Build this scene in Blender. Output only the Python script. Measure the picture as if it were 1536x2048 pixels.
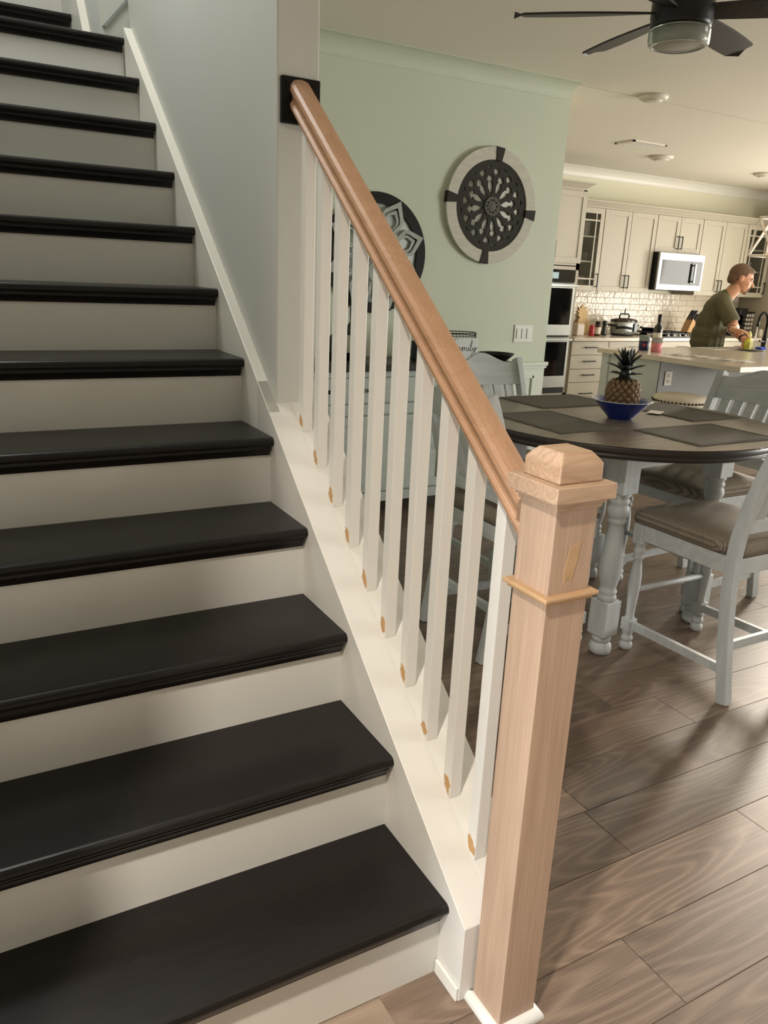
import bpy, bmesh, math, random
from mathutils import Vector, Matrix
random.seed(7)
PI = math.pi
for o in list(bpy.data.objects): bpy.data.objects.remove(o)
SC = bpy.context.scene
COL = SC.collection
# ------------------------------------------------------------------ camera
cd = bpy.data.cameras.new('camera'); cam = bpy.data.objects.new('camera', cd); COL.objects.link(cam)
cam.location = (-0.788, -0.790, 1.440)
cam.rotation_euler = (math.radians(73.038), math.radians(-2.444), math.radians(-28.765))
cd.sensor_fit = 'VERTICAL'; cd.sensor_height = 36.0; cd.lens = 36.0*1543.36/2048.0
cd.clip_start = 0.02; cd.clip_end = 200
SC.camera = cam
# ------------------------------------------------------------------ world, exposure
w = bpy.data.worlds.new('world'); SC.world = w; w.use_nodes = True
wn = w.node_tree.nodes; wl = w.node_tree.links
sky = wn.new('ShaderNodeTexSky'); sky.sky_type = 'HOSEK_WILKIE'
sky.sun_direction = (0.6, 0.35, 0.72); sky.turbidity = 3.5
wn['Background'].inputs['Strength'].default_value = 0.5
wl.new(sky.outputs[0], wn['Background'].inputs[0])
SC.view_settings.view_transform = 'Standard'; SC.view_settings.look = 'None'
SC.view_settings.gamma = 1.0; SC.view_settings.use_curve_mapping = False
SC.view_settings.exposure = 0.22
def area(name, loc, size, target, power, color, spread=180):
    l = bpy.data.lights.new(name, 'AREA'); l.shape = 'RECTANGLE'; l.size, l.size_y = size
    l.energy = power; l.color = color; l.spread = math.radians(spread)
    o = bpy.data.objects.new(name, l); COL.objects.link(o); o.location = loc
    o.rotation_euler = (Vector(target)-Vector(loc)).to_track_quat('-Z', 'Y').to_euler()
    return o
sl = bpy.data.lights.new('sun', 'SUN'); sl.energy = 5.5; sl.angle = math.radians(7); sl.color = (1.0, 0.90, 0.76)
so_ = bpy.data.objects.new('sun', sl); COL.objects.link(so_); so_.location = (12, 6, 4)
so_.rotation_euler = Vector((-0.917, -0.398, -0.205)).to_track_quat('-Z', 'Y').to_euler()
# daylight in the window and door openings (last two have no opening)
area('daylight_patio_door', (9.16, 3.75, 1.15), (2.5, 2.1), (0, 1.2, 2.6), 160, (1.0, 0.94, 0.84))
area('daylight_dining_window', (9.14, -1.2, 1.35), (2.4, 1.9), (2.0, 2.6, 1.3), 300, (1.0, 0.99, 0.94))
area('daylight_sidelight', (-3.34, -0.50, 1.15), (0.62, 1.9), (0.1, 0.1, 0.9), 120, (0.84, 0.92, 1.0))
area('daylight_upper_window', (-0.5, 6.2, 4.0), (1.0, 1.2), (-0.5, 3.0, 2.6), 30, (0.88, 0.97, 1.0))
area('stairwell_fill', (-1.04, 2.3, 4.0), (0.8, 0.8), (0.03, 1.8, 2.2), 50, (1.0, 0.99, 0.95))  # added fill light to brighten the stairwell; this wall has no window
# ------------------------------------------------------------------ helpers
def lin(c):
    if isinstance(c, str):
        c = [int(c[i:i+2], 16)/255 for i in (0, 2, 4)]
    return tuple((x/12.92 if x <= 0.04045 else ((x+0.055)/1.055)**2.4) for x in c)
MATS = {}
def newmat(name):
    m = bpy.data.materials.new(name); m.use_nodes = True
    return m, m.node_tree.nodes, m.node_tree.links, m.node_tree.nodes['Principled BSDF']
def mat(name, col, rough=0.5, metal=0.0, var=0.05, bump=0.0, bscale=60, trans=0.0, ior=1.45, emit=None, coat=0.0, nscale=3.0):
    if name in MATS: return MATS[name]
    m, n, l, b = newmat(name); c = lin(col)
    b.inputs['Base Color'].default_value = (*c, 1); b.inputs['Roughness'].default_value = rough
    b.inputs['Metallic'].default_value = metal; b.inputs['IOR'].default_value = ior
    b.inputs['Transmission Weight'].default_value = trans; b.inputs['Coat Weight'].default_value = coat
    tc = n.new('ShaderNodeTexCoord')
    if var:
        t = n.new('ShaderNodeTexNoise'); t.inputs['Scale'].default_value = nscale; t.inputs['Detail'].default_value = 4
        l.new(tc.outputs['Object'], t.inputs['Vector'])
        r = n.new('ShaderNodeMix'); r.data_type = 'RGBA'
        r.inputs[6].default_value = (*[x*(1-var) for x in c], 1); r.inputs[7].default_value = (*[min(1, x*(1+var)) for x in c], 1)
        l.new(t.outputs['Fac'], r.inputs[0]); l.new(r.outputs[2], b.inputs['Base Color'])
    if bump:
        t2 = n.new('ShaderNodeTexNoise'); t2.inputs['Scale'].default_value = bscale; t2.inputs['Detail'].default_value = 3
        l.new(tc.outputs['Object'], t2.inputs['Vector'])
        bp = n.new('ShaderNodeBump'); bp.inputs['Strength'].default_value = bump; bp.inputs['Distance'].default_value = 0.01
        l.new(t2.outputs['Fac'], bp.inputs['Height']); l.new(bp.outputs[0], b.inputs['Normal'])
    if emit:
        b.inputs['Emission Color'].default_value = (*lin(emit[0]), 1); b.inputs['Emission Strength'].default_value = emit[1]
    if name in ('art_black', 'charcoal_carved', 'placemat_grey', 'rosette_black'): b.inputs['Specular IOR Level'].default_value = 0.2
    MATS[name] = m; return m
def wood(name, c1, c2, axis=2, ring=14, fine=0.35, ramt=0.3, rough=0.45, ringw=0.35, rnd=0.0, stretch=6.0, base=2.2, knots=False, bump=0.15):
    """procedural wood: contour rings of a stretched noise plus fine fibres along axis"""
    if name in MATS: return MATS[name]
    m, n, l, b = newmat(name); a, d = lin(c1), lin(c2)
    tc = n.new('ShaderNodeTexCoord'); oi = n.new('ShaderNodeObjectInfo')
    off = n.new('ShaderNodeVectorMath'); off.operation = 'SCALE'; off.inputs[0].default_value = (31.7, 17.3, 23.1)
    l.new(oi.outputs['Random'], off.inputs['Scale'])
    def coords(s_along, s_across):
        sc = [s_across]*3; sc[axis] = s_along
        mp = n.new('ShaderNodeVectorMath'); mp.operation = 'MULTIPLY_ADD'; mp.inputs[1].default_value = sc
        l.new(tc.outputs['Object'], mp.inputs[0]); l.new(off.outputs[0], mp.inputs[2]); return mp.outputs[0]
    t = n.new('ShaderNodeTexNoise'); t.inputs['Scale'].default_value = 1; t.inputs['Detail'].default_value = 2.5; t.inputs['Roughness'].default_value = 0.4
    l.new(coords(base, base*stretch), t.inputs['Vector'])
    mu = n.new('ShaderNodeMath'); mu.operation = 'MULTIPLY'; mu.inputs[1].default_value = ring; l.new(t.outputs['Fac'], mu.inputs[0])
    pp = n.new('ShaderNodeMath'); pp.operation = 'PINGPONG'; pp.inputs[1].default_value = 0.5; l.new(mu.outputs[0], pp.inputs[0])
    rp = n.new('ShaderNodeValToRGB'); rp.color_ramp.elements[0].position = 0.0; rp.color_ramp.elements[0].color = (1, 1, 1, 1)
    rp.color_ramp.elements[1].position = ringw; rp.color_ramp.elements[1].color = (0, 0, 0, 1); l.new(pp.outputs[0], rp.inputs[0])
    f = n.new('ShaderNodeTexNoise'); f.inputs['Scale'].default_value = 1; f.inputs['Detail'].default_value = 5
    l.new(coords(6, 240), f.inputs['Vector'])
    mx = n.new('ShaderNodeMath'); mx.operation = 'MULTIPLY_ADD'; mx.inputs[1].default_value = fine; l.new(f.outputs['Fac'], mx.inputs[0])
    h = n.new('ShaderNodeMath'); h.operation = 'MULTIPLY'; h.inputs[1].default_value = ramt; l.new(rp.outputs[0], h.inputs[0]); l.new(h.outputs[0], mx.inputs[2])
    big = n.new('ShaderNodeTexNoise'); big.inputs['Scale'].default_value = 1; big.inputs['Detail'].default_value = 2; l.new(coords(1.2, 4), big.inputs['Vector'])
    ad = n.new('ShaderNodeMath'); ad.operation = 'MULTIPLY_ADD'; ad.inputs[1].default_value = 0.45; l.new(big.outputs['Fac'], ad.inputs[0]); l.new(mx.outputs[0], ad.inputs[2])
    sub = n.new('ShaderNodeMath'); sub.operation = 'SUBTRACT'; sub.inputs[1].default_value = 0.2; sub.use_clamp = True; l.new(ad.outputs[0], sub.inputs[0])
    mix = n.new('ShaderNodeMix'); mix.data_type = 'RGBA'; mix.inputs[6].default_value = (*a, 1); mix.inputs[7].default_value = (*d, 1)
    l.new(sub.outputs[0], mix.inputs[0]); out = mix.outputs[2]
    if knots:
        k = n.new('ShaderNodeTexVoronoi'); k.inputs['Scale'].default_value = 1; l.new(coords(1.7, 5.0), k.inputs['Vector'])
        kr = n.new('ShaderNodeValToRGB'); kr.color_ramp.elements[0].position = 0.04; kr.color_ramp.elements[0].color = (0.25, 0.22, 0.2, 1)
        kr.color_ramp.elements[1].position = 0.14; kr.color_ramp.elements[1].color = (1, 1, 1, 1); l.new(k.outputs['Distance'], kr.inputs[0])
        km = n.new('ShaderNodeMix'); km.data_type = 'RGBA'; km.blend_type = 'MULTIPLY'; km.inputs[0].default_value = 0.8
        l.new(out, km.inputs[6]); l.new(kr.outputs[0], km.inputs[7]); out = km.outputs[2]
    if rnd:
        hs = n.new('ShaderNodeHueSaturation'); vr = n.new('ShaderNodeMapRange'); vr.inputs[3].default_value = 1-rnd; vr.inputs[4].default_value = 1+rnd
        l.new(oi.outputs['Random'], vr.inputs[0]); l.new(vr.outputs[0], hs.inputs['Value']); l.new(out, hs.inputs['Color']); out = hs.outputs[0]
    l.new(out, b.inputs['Base Color']); b.inputs['Roughness'].default_value = rough; b.inputs['Specular IOR Level'].default_value = 0.3 if name == 'tread_espresso' else 0.45
    if bump:
        bp = n.new('ShaderNodeBump'); bp.inputs['Strength'].default_value = bump; bp.inputs['Distance'].default_value = 0.002
        l.new(f.outputs['Fac'], bp.inputs['Height']); l.new(bp.outputs[0], b.inputs['Normal'])
    MATS[name] = m; return m
def tag(o, label=None, cat=None, group=None, kind=None):
    if label: o['label'] = label
    if cat: o['category'] = cat
    if group: o['group'] = group
    if kind: o['kind'] = kind
    return o
def empty(name, loc=(0, 0, 0), rz=0.0, label=None, cat=None, group=None):
    o = bpy.data.objects.new(name, None); COL.objects.link(o); o.location = loc; o.rotation_euler = (0, 0, rz)
    o.empty_display_size = 0.05
    return tag(o, label, cat, group)
def link(name, me, m, parent=None, loc=None):
    o = bpy.data.objects.new(name, me); COL.objects.link(o)
    if m is not None and not me.materials: me.materials.append(m)
    if parent: o.parent = parent
    if loc: o.location = loc
    return o
class B:
    """collects shapes into one mesh"""
    def __init__(s): s.bm = bmesh.new()
    def box(s, x0, x1, y0, y1, z0, z1, bev=0.0, seg=2, M=None):
        r = bmesh.ops.create_cube(s.bm, size=1.0); v = r['verts']
        for p in v: p.co = Vector((x0+(p.co.x+.5)*(x1-x0), y0+(p.co.y+.5)*(y1-y0), z0+(p.co.z+.5)*(z1-z0)))
        if bev:
            e = list({e for p in v for e in p.link_edges})
            rr = bmesh.ops.bevel(s.bm, geom=e, offset=bev, segments=seg, profile=0.5, affect='EDGES', clamp_overlap=True)
            v = rr['verts']+[p for p in v if p.is_valid]; v = list({p for p in v if p.is_valid})
        if M is not None:
            for p in v: p.co = M @ p.co
        return s
    def lathe(s, prof, c=(0, 0, 0), seg=24, M=None, sx=1.0, sy=1.0, cap=True):
        rings = []
        for r, z in prof:
            ring = []
            for i in range(seg):
                a = 2*PI*i/seg; p = Vector((c[0]+r*sx*math.cos(a), c[1]+r*sy*math.sin(a), c[2]+z))
                ring.append(s.bm.verts.new(M @ p if M is not None else p))
            rings.append(ring)
        for k in range(len(rings)-1):
            for i in range(seg):
                j = (i+1) % seg
                f = s.bm.faces.new((rings[k][i], rings[k][j], rings[k+1][j], rings[k+1][i])); f.smooth = True
        if cap:
            s.bm.faces.new(list(reversed(rings[0]))); s.bm.faces.new(rings[-1])
        return s
    def tube(s, pts, r, seg=10, closed=False, smooth=True):
        pts = [Vector(p) for p in pts]; n = len(pts); rings = []
        up = Vector((0.13, 0.21, 1)).normalized()
        for i, p in enumerate(pts):
            a = pts[(i-1) % n] if (closed or i > 0) else p; b2 = pts[(i+1) % n] if (closed or i < n-1) else p
            t = (b2-a).normalized()
            if abs(t.dot(up)) > 0.97: u = t.cross(Vector((1, 0.1, 0))).normalized()
            else: u = t.cross(up).normalized()
            v = t.cross(u).normalized(); rr = r[i] if isinstance(r, (list, tuple)) else r
            rings.append([s.bm.verts.new(p+u*rr*math.cos(2*PI*k/seg)+v*rr*math.sin(2*PI*k/seg)) for k in range(seg)])
        for i in range(n if closed else n-1):
            A, Q = rings[i], rings[(i+1) % n]
            for k in range(seg):
                j = (k+1) % seg; f = s.bm.faces.new((A[k], A[j], Q[j], Q[k])); f.smooth = smooth
        if not closed:
            s.bm.faces.new(list(reversed(rings[0]))); s.bm.faces.new(rings[-1])
        return s
    def sweep(s, prof, frames, smooth=False, close=True):
        """prof: list of 2D (u,v); frames: list of (origin,U,V)"""
        rings = [[s.bm.verts.new(o+U*u+V*v) for u, v in prof] for o, U, V in frames]; n = len(prof)
        for A, Q in zip(rings, rings[1:]):
            for k in range(n):
                j = (k+1) % n; f = s.bm.faces.new((A[k], A[j], Q[j], Q[k])); f.smooth = smooth
        s.bm.faces.new(list(reversed(rings[0]))); s.bm.faces.new(rings[-1]); return s
    def prism(s, poly, axis, a0, a1):
        """extrude polygon of two coords along axis 0/1/2 (poly in remaining axes order)"""
        def mk(p, a):
            q = list(p); q.insert(axis, a); return s.bm.verts.new(q)
        A = [mk(p, a0) for p in poly]; Q = [mk(p, a1) for p in poly]; n = len(poly)
        s.bm.faces.new(A); s.bm.faces.new(list(reversed(Q)))
        for k in range(n):
            j = (k+1) % n; s.bm.faces.new((A[k], Q[k], Q[j], A[j]))
        return s
    def ball(s, c, r, M=None, u=16, v=10):
        if isinstance(r, (int, float)): r = (r, r, r)
        T = Matrix.Translation(c) @ (M if M is not None else Matrix()) @ Matrix.Diagonal((*r, 1))
        q = bmesh.ops.create_uvsphere(s.bm, u_segments=u, v_segments=v, radius=1, matrix=T)
        for p in q['verts']:
            for f in p.link_faces: f.smooth = True
        return s
    def capsule(s, a, b2, ra, rb, seg=14):
        a, b2 = Vector(a), Vector(b2); d = b2-a
        T = Matrix.Translation((a+b2)/2) @ d.to_track_quat('Z', 'Y').to_matrix().to_4x4()
        bmesh.ops.create_cone(s.bm, cap_ends=True, segments=seg, radius1=ra, radius2=rb, depth=max(d.length, 1e-4), matrix=T)
        s.ball(a, ra, u=seg, v=8); s.ball(b2, rb, u=seg, v=8); return s
    def mesh(s, name, bevel=0.0, seg=2):
        bmesh.ops.recalc_face_normals(s.bm, faces=s.bm.faces)
        if bevel:
            e = [e for e in s.bm.edges if len(e.link_faces) == 2 and e.calc_face_angle(0) > 0.5]
            bmesh.ops.bevel(s.bm, geom=e, offset=bevel, segments=seg, profile=0.5, affect='EDGES', clamp_overlap=True)
        me = bpy.data.meshes.new(name); s.bm.to_mesh(me); s.bm.free(); return me
    def build(s, name, m, parent=None, bevel=0.0, smooth=None, seg=2):
        me = s.mesh(name, bevel, seg)
        if smooth is True: me.polygons.foreach_set('use_smooth', [True]*len(me.polygons))
        return link(name, me, m, parent)
def copytree(o, parent=None):
    c = o.copy(); COL.objects.link(c)
    if parent: c.parent = parent
    for ch in o.children: copytree(ch, c)
    return c
def plate(name, outer, holes, th, m, parent, loc=(0, 0, 0), rot=(PI/2, 0, 0), bev=0.0):
    """flat plate with holes from 2D outlines, thickness th, standing in the XZ plane by default"""
    cu = bpy.data.curves.new(name, 'CURVE'); cu.dimensions = '2D'; cu.fill_mode = 'BOTH'; cu.extrude = th/2; cu.bevel_depth = bev
    for poly in [outer]+holes:
        sp = cu.splines.new('POLY'); sp.points.add(len(poly)-1); sp.use_cyclic_u = True
        for p, q in zip(sp.points, poly): p.co = (q[0], q[1], 0, 1)
    t = bpy.data.objects.new(name, cu); COL.objects.link(t)
    me = bpy.data.meshes.new_from_object(t.evaluated_get(bpy.context.evaluated_depsgraph_get()))
    bpy.data.objects.remove(t); me.materials.clear()
    o = link(name, me, m, parent, loc); o.rotation_euler = rot; return o
def structure(o): o['kind'] = 'structure'; return o
def circ(r, n=64, c=(0, 0)): return [(c[0]+r*math.cos(2*PI*i/n), c[1]+r*math.sin(2*PI*i/n)) for i in range(n)]
# ------------------------------------------------------------------ materials
M_wall = mat('wall_paint_sage', 'C3CBB9', 0.6, var=0.02, bump=0.03, bscale=180)
M_stairwall = mat('wall_paint_grey', 'C9CAC3', 0.6, var=0.02, bump=0.03, bscale=180)
M_entry = mat('wall_paint_taupe', '8E8A80', 0.6, var=0.02)
M_kwall = mat('wall_paint_cream', 'E0DCC4', 0.6, var=0.02, bump=0.03, bscale=180)
M_ceil = mat('ceiling_paint', 'DEDACC', 0.8, var=0.02, bump=0.05, bscale=120)
M_trim = mat('trim_white', 'E9E6DC', 0.35, var=0.02)
M_riser = mat('riser_white', 'DCDAD3', 0.35, var=0.02)
M_cap = mat('curb_white', 'DAD6CE', 0.4, var=0.02)
M_tread = wood('tread_espresso', '151211', '241F1C', axis=0, rough=0.32, fine=0.4, ringw=0.2, bump=0.06)
M_oak = wood('newel_oak', 'C0A38B', '90735D', axis=2, ring=7, fine=0.75, ramt=0.12, rough=0.5, stretch=9, base=0.9)
M_rail = wood('rail_oak', 'BC9474', '956E4F', axis=1, ring=8, fine=0.65, ramt=0.16, rough=0.42, stretch=9, base=0.9)
M_floor = wood('floor_oak', '4D3E35', '917D6C', axis=0, ring=26, fine=0.6, ramt=0.30, rough=0.38, ringw=0.3, rnd=0.22, stretch=7.0, base=0.6, knots=True, bump=0.1)
M_black = mat('black_metal', '131315', 0.4, 0.3, var=0)
M_steel = mat('stainless', 'A3A6A1', 0.36, 0.9, var=0.03)
M_glassdark = mat('dark_glass', '0B0C0E', 0.08, var=0)
M_cab = mat('cabinet_greige', 'B2AB9A', 0.45, var=0.02)
M_quartz = mat('quartz', 'D3C9BA', 0.18, var=0.05, nscale=12)
M_glass = mat('clear_glass', 'F4F8F6', 0.02, trans=1.0, var=0, ior=1.3)
# ------------------------------------------------------------------ floor
H = 2.72
fl = B().box(-3.4, 9.2, -3.2, 6.5, -0.12, -0.003).build('floor', wood('floor_base', '8A7867', 'B5A28E', axis=0, ring=9, fine=0.5, rough=0.5, stretch=6, base=0.8)); structure(fl)
PW = 0.1885; PL = 1.22
pm = B().box(-PL/2+.0008, PL/2-.0008, -PW/2+.0008, PW/2-.0008, -0.008, 0, bev=0.0006, seg=1).mesh('plank'); pm.materials.append(M_floor)
joint = {0: 0.431, 1: 1.078, 2: 0.665, 3: 1.9, 4: 1.357, 5: 1.163, -1: 0.05, -2: 0.8}
for row in range(-3, 20):
    y = -0.027+PW*(row+0.5)
    j = joint.get(row, random.uniform(0, PL))
    x0 = -0.35; k = math.floor((x0-j)/PL); xmax = 4.6 if row < 17 else 4.2
    while j+k*PL < xmax:
        xa = j+k*PL
        if not (xa+PL < 0.1 and row >= 1):
            p = link('plank', pm, None, fl, (xa+PL/2, y, 0))
        k += 1
# ------------------------------------------------------------------ stairs
R_, G_, NO = 0.197, 0.25188, 0.029
XL = -1.08
st = empty('staircase', (-0.5, 0.25, 0), 0, 'staircase with near-black treads and off-white risers climbing away from the floor', 'staircase')
st_loc = Vector((-0.5, 0.25, 0))
def under(o, par_loc):
    for v in o.data.vertices: v.co -= par_loc
    return o
nose = [(0.006, 0), (0.0, -0.004)]
def tread_prof():
    t = 0.027; r = t/2; pts = []
    for i in range(9):
        a = PI/2+PI*i/8; pts.append((r+r*math.cos(a), -r+r*math.sin(a)))
    return pts+[(G_+NO, -t), (G_+NO, 0)]
cove = [(NO+0.0, -0.027), (0.012, -0.027), (0.012, -0.034), (0.016, -0.040), (0.020, -0.048), (0.022, -0.054), (NO+0.0, -0.054)]
tm = B().prism(tread_prof(), 0, XL, 0.0).mesh('tread'); tm.materials.append(M_tread)
cm = B().prism(cove, 0, XL, -0.006).mesh('cove_molding'); cm.materials.append(M_tread)
rm = B().box(XL, 0, 0, 0.018, -R_, -0.0271).mesh('riser'); rm.materials.append(M_riser)
for k in range(1, 12):
    t = link('tread', tm, None, st, (0.5, k*G_-0.25, k*R_))
    link('cove_molding', cm, None, t)
    link('riser', rm, None, st, (0.5, k*G_+NO-0.25, k*R_))
# landing edge, landing and the next steps above
lp = B().prism([(p[0], p[1]) for p in tread_prof()[:9]]+[(0.575, -0.027), (0.575, 0)], 0, XL, 0.0).mesh('landing_board'); lp.materials.append(M_tread)
t = link('landing_board', lp, None, st, (0.5, 12*G_-0.25, 12*R_)); link('cove_molding', cm, None, t)
link('riser', rm, None, st, (0.5, 12*G_+NO-0.25, 12*R_))
for k in (13, 14):
    y = 3.59+(k-13)*G_
    t = link('tread', tm, None, st, (0.38, y-0.25, k*R_)); link('cove_molding', cm, None, t)
    link('riser', rm, None, st, (0.38, y+NO-0.25, k*R_))
# solid carcass under the steps so that light does not leak
cp = [(0.31, 0.0)]
for k in range(1, 13):
    cp += [(k*G_+NO+0.018, (k-1)*R_ if k > 1 else 0.0), (k*G_+NO+0.018, k*R_-0.028)]
cp += [(5.2, 12*R_-0.028), (5.2, 0.0)]
cp = [cp[0]]+cp[2:]
B().prism(cp, 0, XL, -0.001).build('stair_carcass', M_riser, st).location = (0.5, -0.25, 0)
# curb (knee wall) on the right of the stairs: inner face x=0
CS = R_/G_
def capz(y): return 0.198+CS*(y-0.21)
knee = [(0.195, 0), (0.195, capz(0.195)-0.0), (1.40, capz(1.40)), (1.40, 0)]
o = B().prism(knee, 0, 0.0, 0.182).build('knee_wall', M_cap, st, bevel=0.0015); o.location = (0.5, -0.25, 0)
# narrow base block strip on the inner face at the floor
o = B().box(-0.007, 0.0, 0.197, 0.279, 0, 0.035, bev=0.002).build('base_strip', M_trim, st); o.location = (0.5, -0.25, 0)
# fillet board on the cap: starts at x=0.078 and carries the balusters
def slope_slab(x0, x1, ya, yb, lo, hi): 
    return [(ya, capz(ya)+lo), (ya, capz(ya)+hi), (yb, capz(yb)+hi), (yb, capz(yb)+lo)]
o = B().prism(slope_slab(0, 0, 0.197, 1.328, -0.001, 0.0015), 0, 0.0775, 0.18).build('cap_fillet', M_cap, st); o.location = (0.5, -0.25, 0)
# skirt board with bright top edge along the wall going up
sk = [(1.30, 0.5), (1.30, capz(1.30)), (3.03, capz(3.03)), (3.03, 1.8)]
o = B().prism(sk, 0, 0.0005, 0.036).build('skirt_board', M_trim, st, bevel=0.002); o.location = (0.5, -0.25, 0)
sk2 = [(3.30, 12*R_), (3.30, 12*R_+0.05), (3.42, 12*R_+0.21), (4.4, 12*R_+0.21+0.98*CS), (4.4, 2.4)]
o = B().prism(sk2, 0, -0.1195, -0.085).build('skirt_board', M_trim, st, bevel=0.002); o.location = (0.5, -0.25, 0)
# ------------------------------------------------------------------ walls
def wallbox(name, x0, x1, y0, y1, z0, z1, m): return structure(B().box(x0, x1, y0, y1, z0, z1).build(name, m))
UP = 5.2
o = B().prism([(1.328, capz(1.328)-0.004), (1.328, UP), (3.07, UP), (3.07, 12*R_-0.2)], 0, 0.033, 0.153).build('wall_stair', M_stairwall, bevel=0.004); structure(o)
wallbox('wall_understair', 0.037, 0.150, 1.402, 3.70, 0, 2.0, M_wall)
wallbox('wall_landing_side', -0.085, 0.033, 3.075, 6.3, 12*R_, UP, M_stairwall)
wallbox('wall_left', XL-0.12, XL, -0.02, 6.3, 0, UP, M_stairwall)
wallbox('wall_dining', 0.153, 3.055, 3.70, 3.82, 0, H, M_wall)
wallbox('wall_kitchen_back', 2.9, 9.32, 6.5, 6.62, 0, H, M_kwall)
wallbox('wall_kitchen_side', 2.93, 3.05, 3.82, 6.5, 0, H, M_kwall)
# ceilings
structure(B().box(0.155, 9.32, -3.32, 6.62, H, H+0.25).build('ceiling', M_ceil))
structure(B().box(-3.52, 0.154, -3.32, 0.25, UP, UP+0.1).build('ceiling_entry', M_ceil))
structure(B().box(-1.2, 0.154, 0.251, 6.42, UP, UP+0.1).build('ceiling_upper', M_ceil))
wallbox('wall_upper_side', 0.155, 0.275, -3.2, 1.327, H+0.251, UP, M_stairwall)
# entry side walls with door and sidelight openings (behind and left of the camera)
def wall_open(name, axis, pos, th, a0, a1, z1, op, m):
    b = B()
    oa, ob, oz0, oz1 = op
    for (p, q, r, s) in [(a0, oa, 0, z1), (ob, a1, 0, z1), (oa, ob, oz1, z1)]+([(oa, ob, 0, oz0)] if oz0 > 0 else []):
        if axis == 0: b.box(pos, pos+th, p, q, r, s)
        else: b.box(p, q, pos, pos+th, r, s)
    return structure(b.build(name, m))
wall_open('wall_right', 0, 9.2, 0.12, 1.0, 6.5, H, (2.45, 5.05, 0.0, 2.45), M_kwall)
wall_open('wall_right_dining', 0, 9.2, 0.12, -3.2, 1.0, H, (-2.45, 0.05, 0.38, 2.32), M_wall)
wallbox('wall_front', 0.6, 9.32, -3.32, -3.2, 0, H, M_entry)
wallbox('wall_front_entry', -3.52, 0.6, -3.32, -3.2, 0, UP, M_entry)
wall_open('wall_entry', 0, -3.52, 0.12, -3.2, 0.1, UP, (-0.82, -0.18, 0.18, 2.12), M_entry)
wallbox('wall_entry_back', -3.4, XL-0.12, -0.02, 0.1, 0, UP, M_entry)
wallbox('wall_upper_back', -1.2, 0.16, 6.3, 6.42, 0, UP, M_stairwall)
def window(name, axis, pos, a0, a1, z0, z1, mull):
    b = B(); t = 0.05
    def bar(p, q, r, s):
        if axis == 0: b.box(pos-0.03, pos+0.03, p, q, r, s)
        else: b.box(p, q, pos-0.03, pos+0.03, r, s)
    bar(a0, a0+t, z0, z1); bar(a1-t, a1, z0, z1); bar(a0, a1, z1-t, z1); bar(a0, a1, z0, z0+t)
    for m_ in mull: bar(a0+(a1-a0)*m_-t/2, a0+(a1-a0)*m_+t/2, z0, z1)
    o = b.build(name, M_trim); structure(o)
    return o
window('door_1', 0, 9.26, 2.45, 5.05, 0.0, 2.45, [0.5])
window('window_1', 0, 9.26, -2.45, 0.05, 0.38, 2.32, [0.33, 0.67])
window('window_2', 0, -3.46, -0.82, -0.18, 0.18, 2.12, [])
structure(B().prism([(-0.078, 2.402), (-0.064, 2.402), (0.032, 2.512), (0.032, 2.528)], 1, 3.066, 3.0749).build('diagonal_strip', mat('strip_grey', '8F9490', 0.6, var=0)))  # thin grey diagonal strip on the landing wall
# crown mouldings: cove profile (depth out, height down)
def cove_prof(p=0.11, d=0.095):
    pts = [(0, 0), (0, -d)]
    for i in range(9):
        a = PI/2*i/8
        pts.append((p-0.004-(p-0.01)*math.cos(a), -d+(d-0.008)*(1-math.cos(a)) if False else -0.004-(d-0.01)*(1-math.sin(a))))
    return pts+[(p, -0.004), (p, 0)]
b = B(); pr = cove_prof()
b.sweep(pr, [(Vector((0.155, 3.70, H)), Vector((0, -1, 0)), Vector((0, 0, 1))), (Vector((3.055, 3.70, H)), Vector((0, -1, 0)), Vector((0, 0, 1)))])
structure(b.build('trim_1', M_wall))
b = B(); pr = cove_prof(0.11, 0.1)
b.sweep(pr, [(Vector((3.05, 6.5, H)), Vector((0, -1, 0)), Vector((0, 0, 1))), (Vector((9.2, 6.5, H)), Vector((0, -1, 0)), Vector((0, 0, 1)))])
structure(b.build('trim_2', M_trim))
# chair rail, wainscot frame and baseboard on the dining wall
M_wains = mat('wainscot_paint', 'CBD2C8', 0.45, var=0.02)
structure(B().box(0.153, 3.075, 3.672, 3.70, 0.863, 0.89, bev=0.004).box(0.153, 3.068, 3.682, 3.70, 0.845, 0.863).build('trim_3', M_wains))
structure(B().box(0.153, 3.06, 3.695, 3.6999, 0.13, 0.845).build('trim_4', M_wains))
b = B()
for xa, xb in [(0.3, 0.95), (2.55, 2.965)]:
    b.box(xa, xb, 3.684, 3.695, 0.77, 0.79, bev=0.003).box(xa, xb, 3.684, 3.695, 0.2, 0.22, bev=0.003)
    b.box(xa, xa+0.02, 3.684, 3.695, 0.2, 0.79, bev=0.003).box(xb-0.02, xb, 3.684, 3.695, 0.2, 0.79, bev=0.003)
structure(b.build('trim_5', M_wains))
structure(B().box(0.153, 3.07, 3.68, 3.70, 0, 0.13, bev=0.004).build('baseboard_dining', M_wains))
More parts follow.
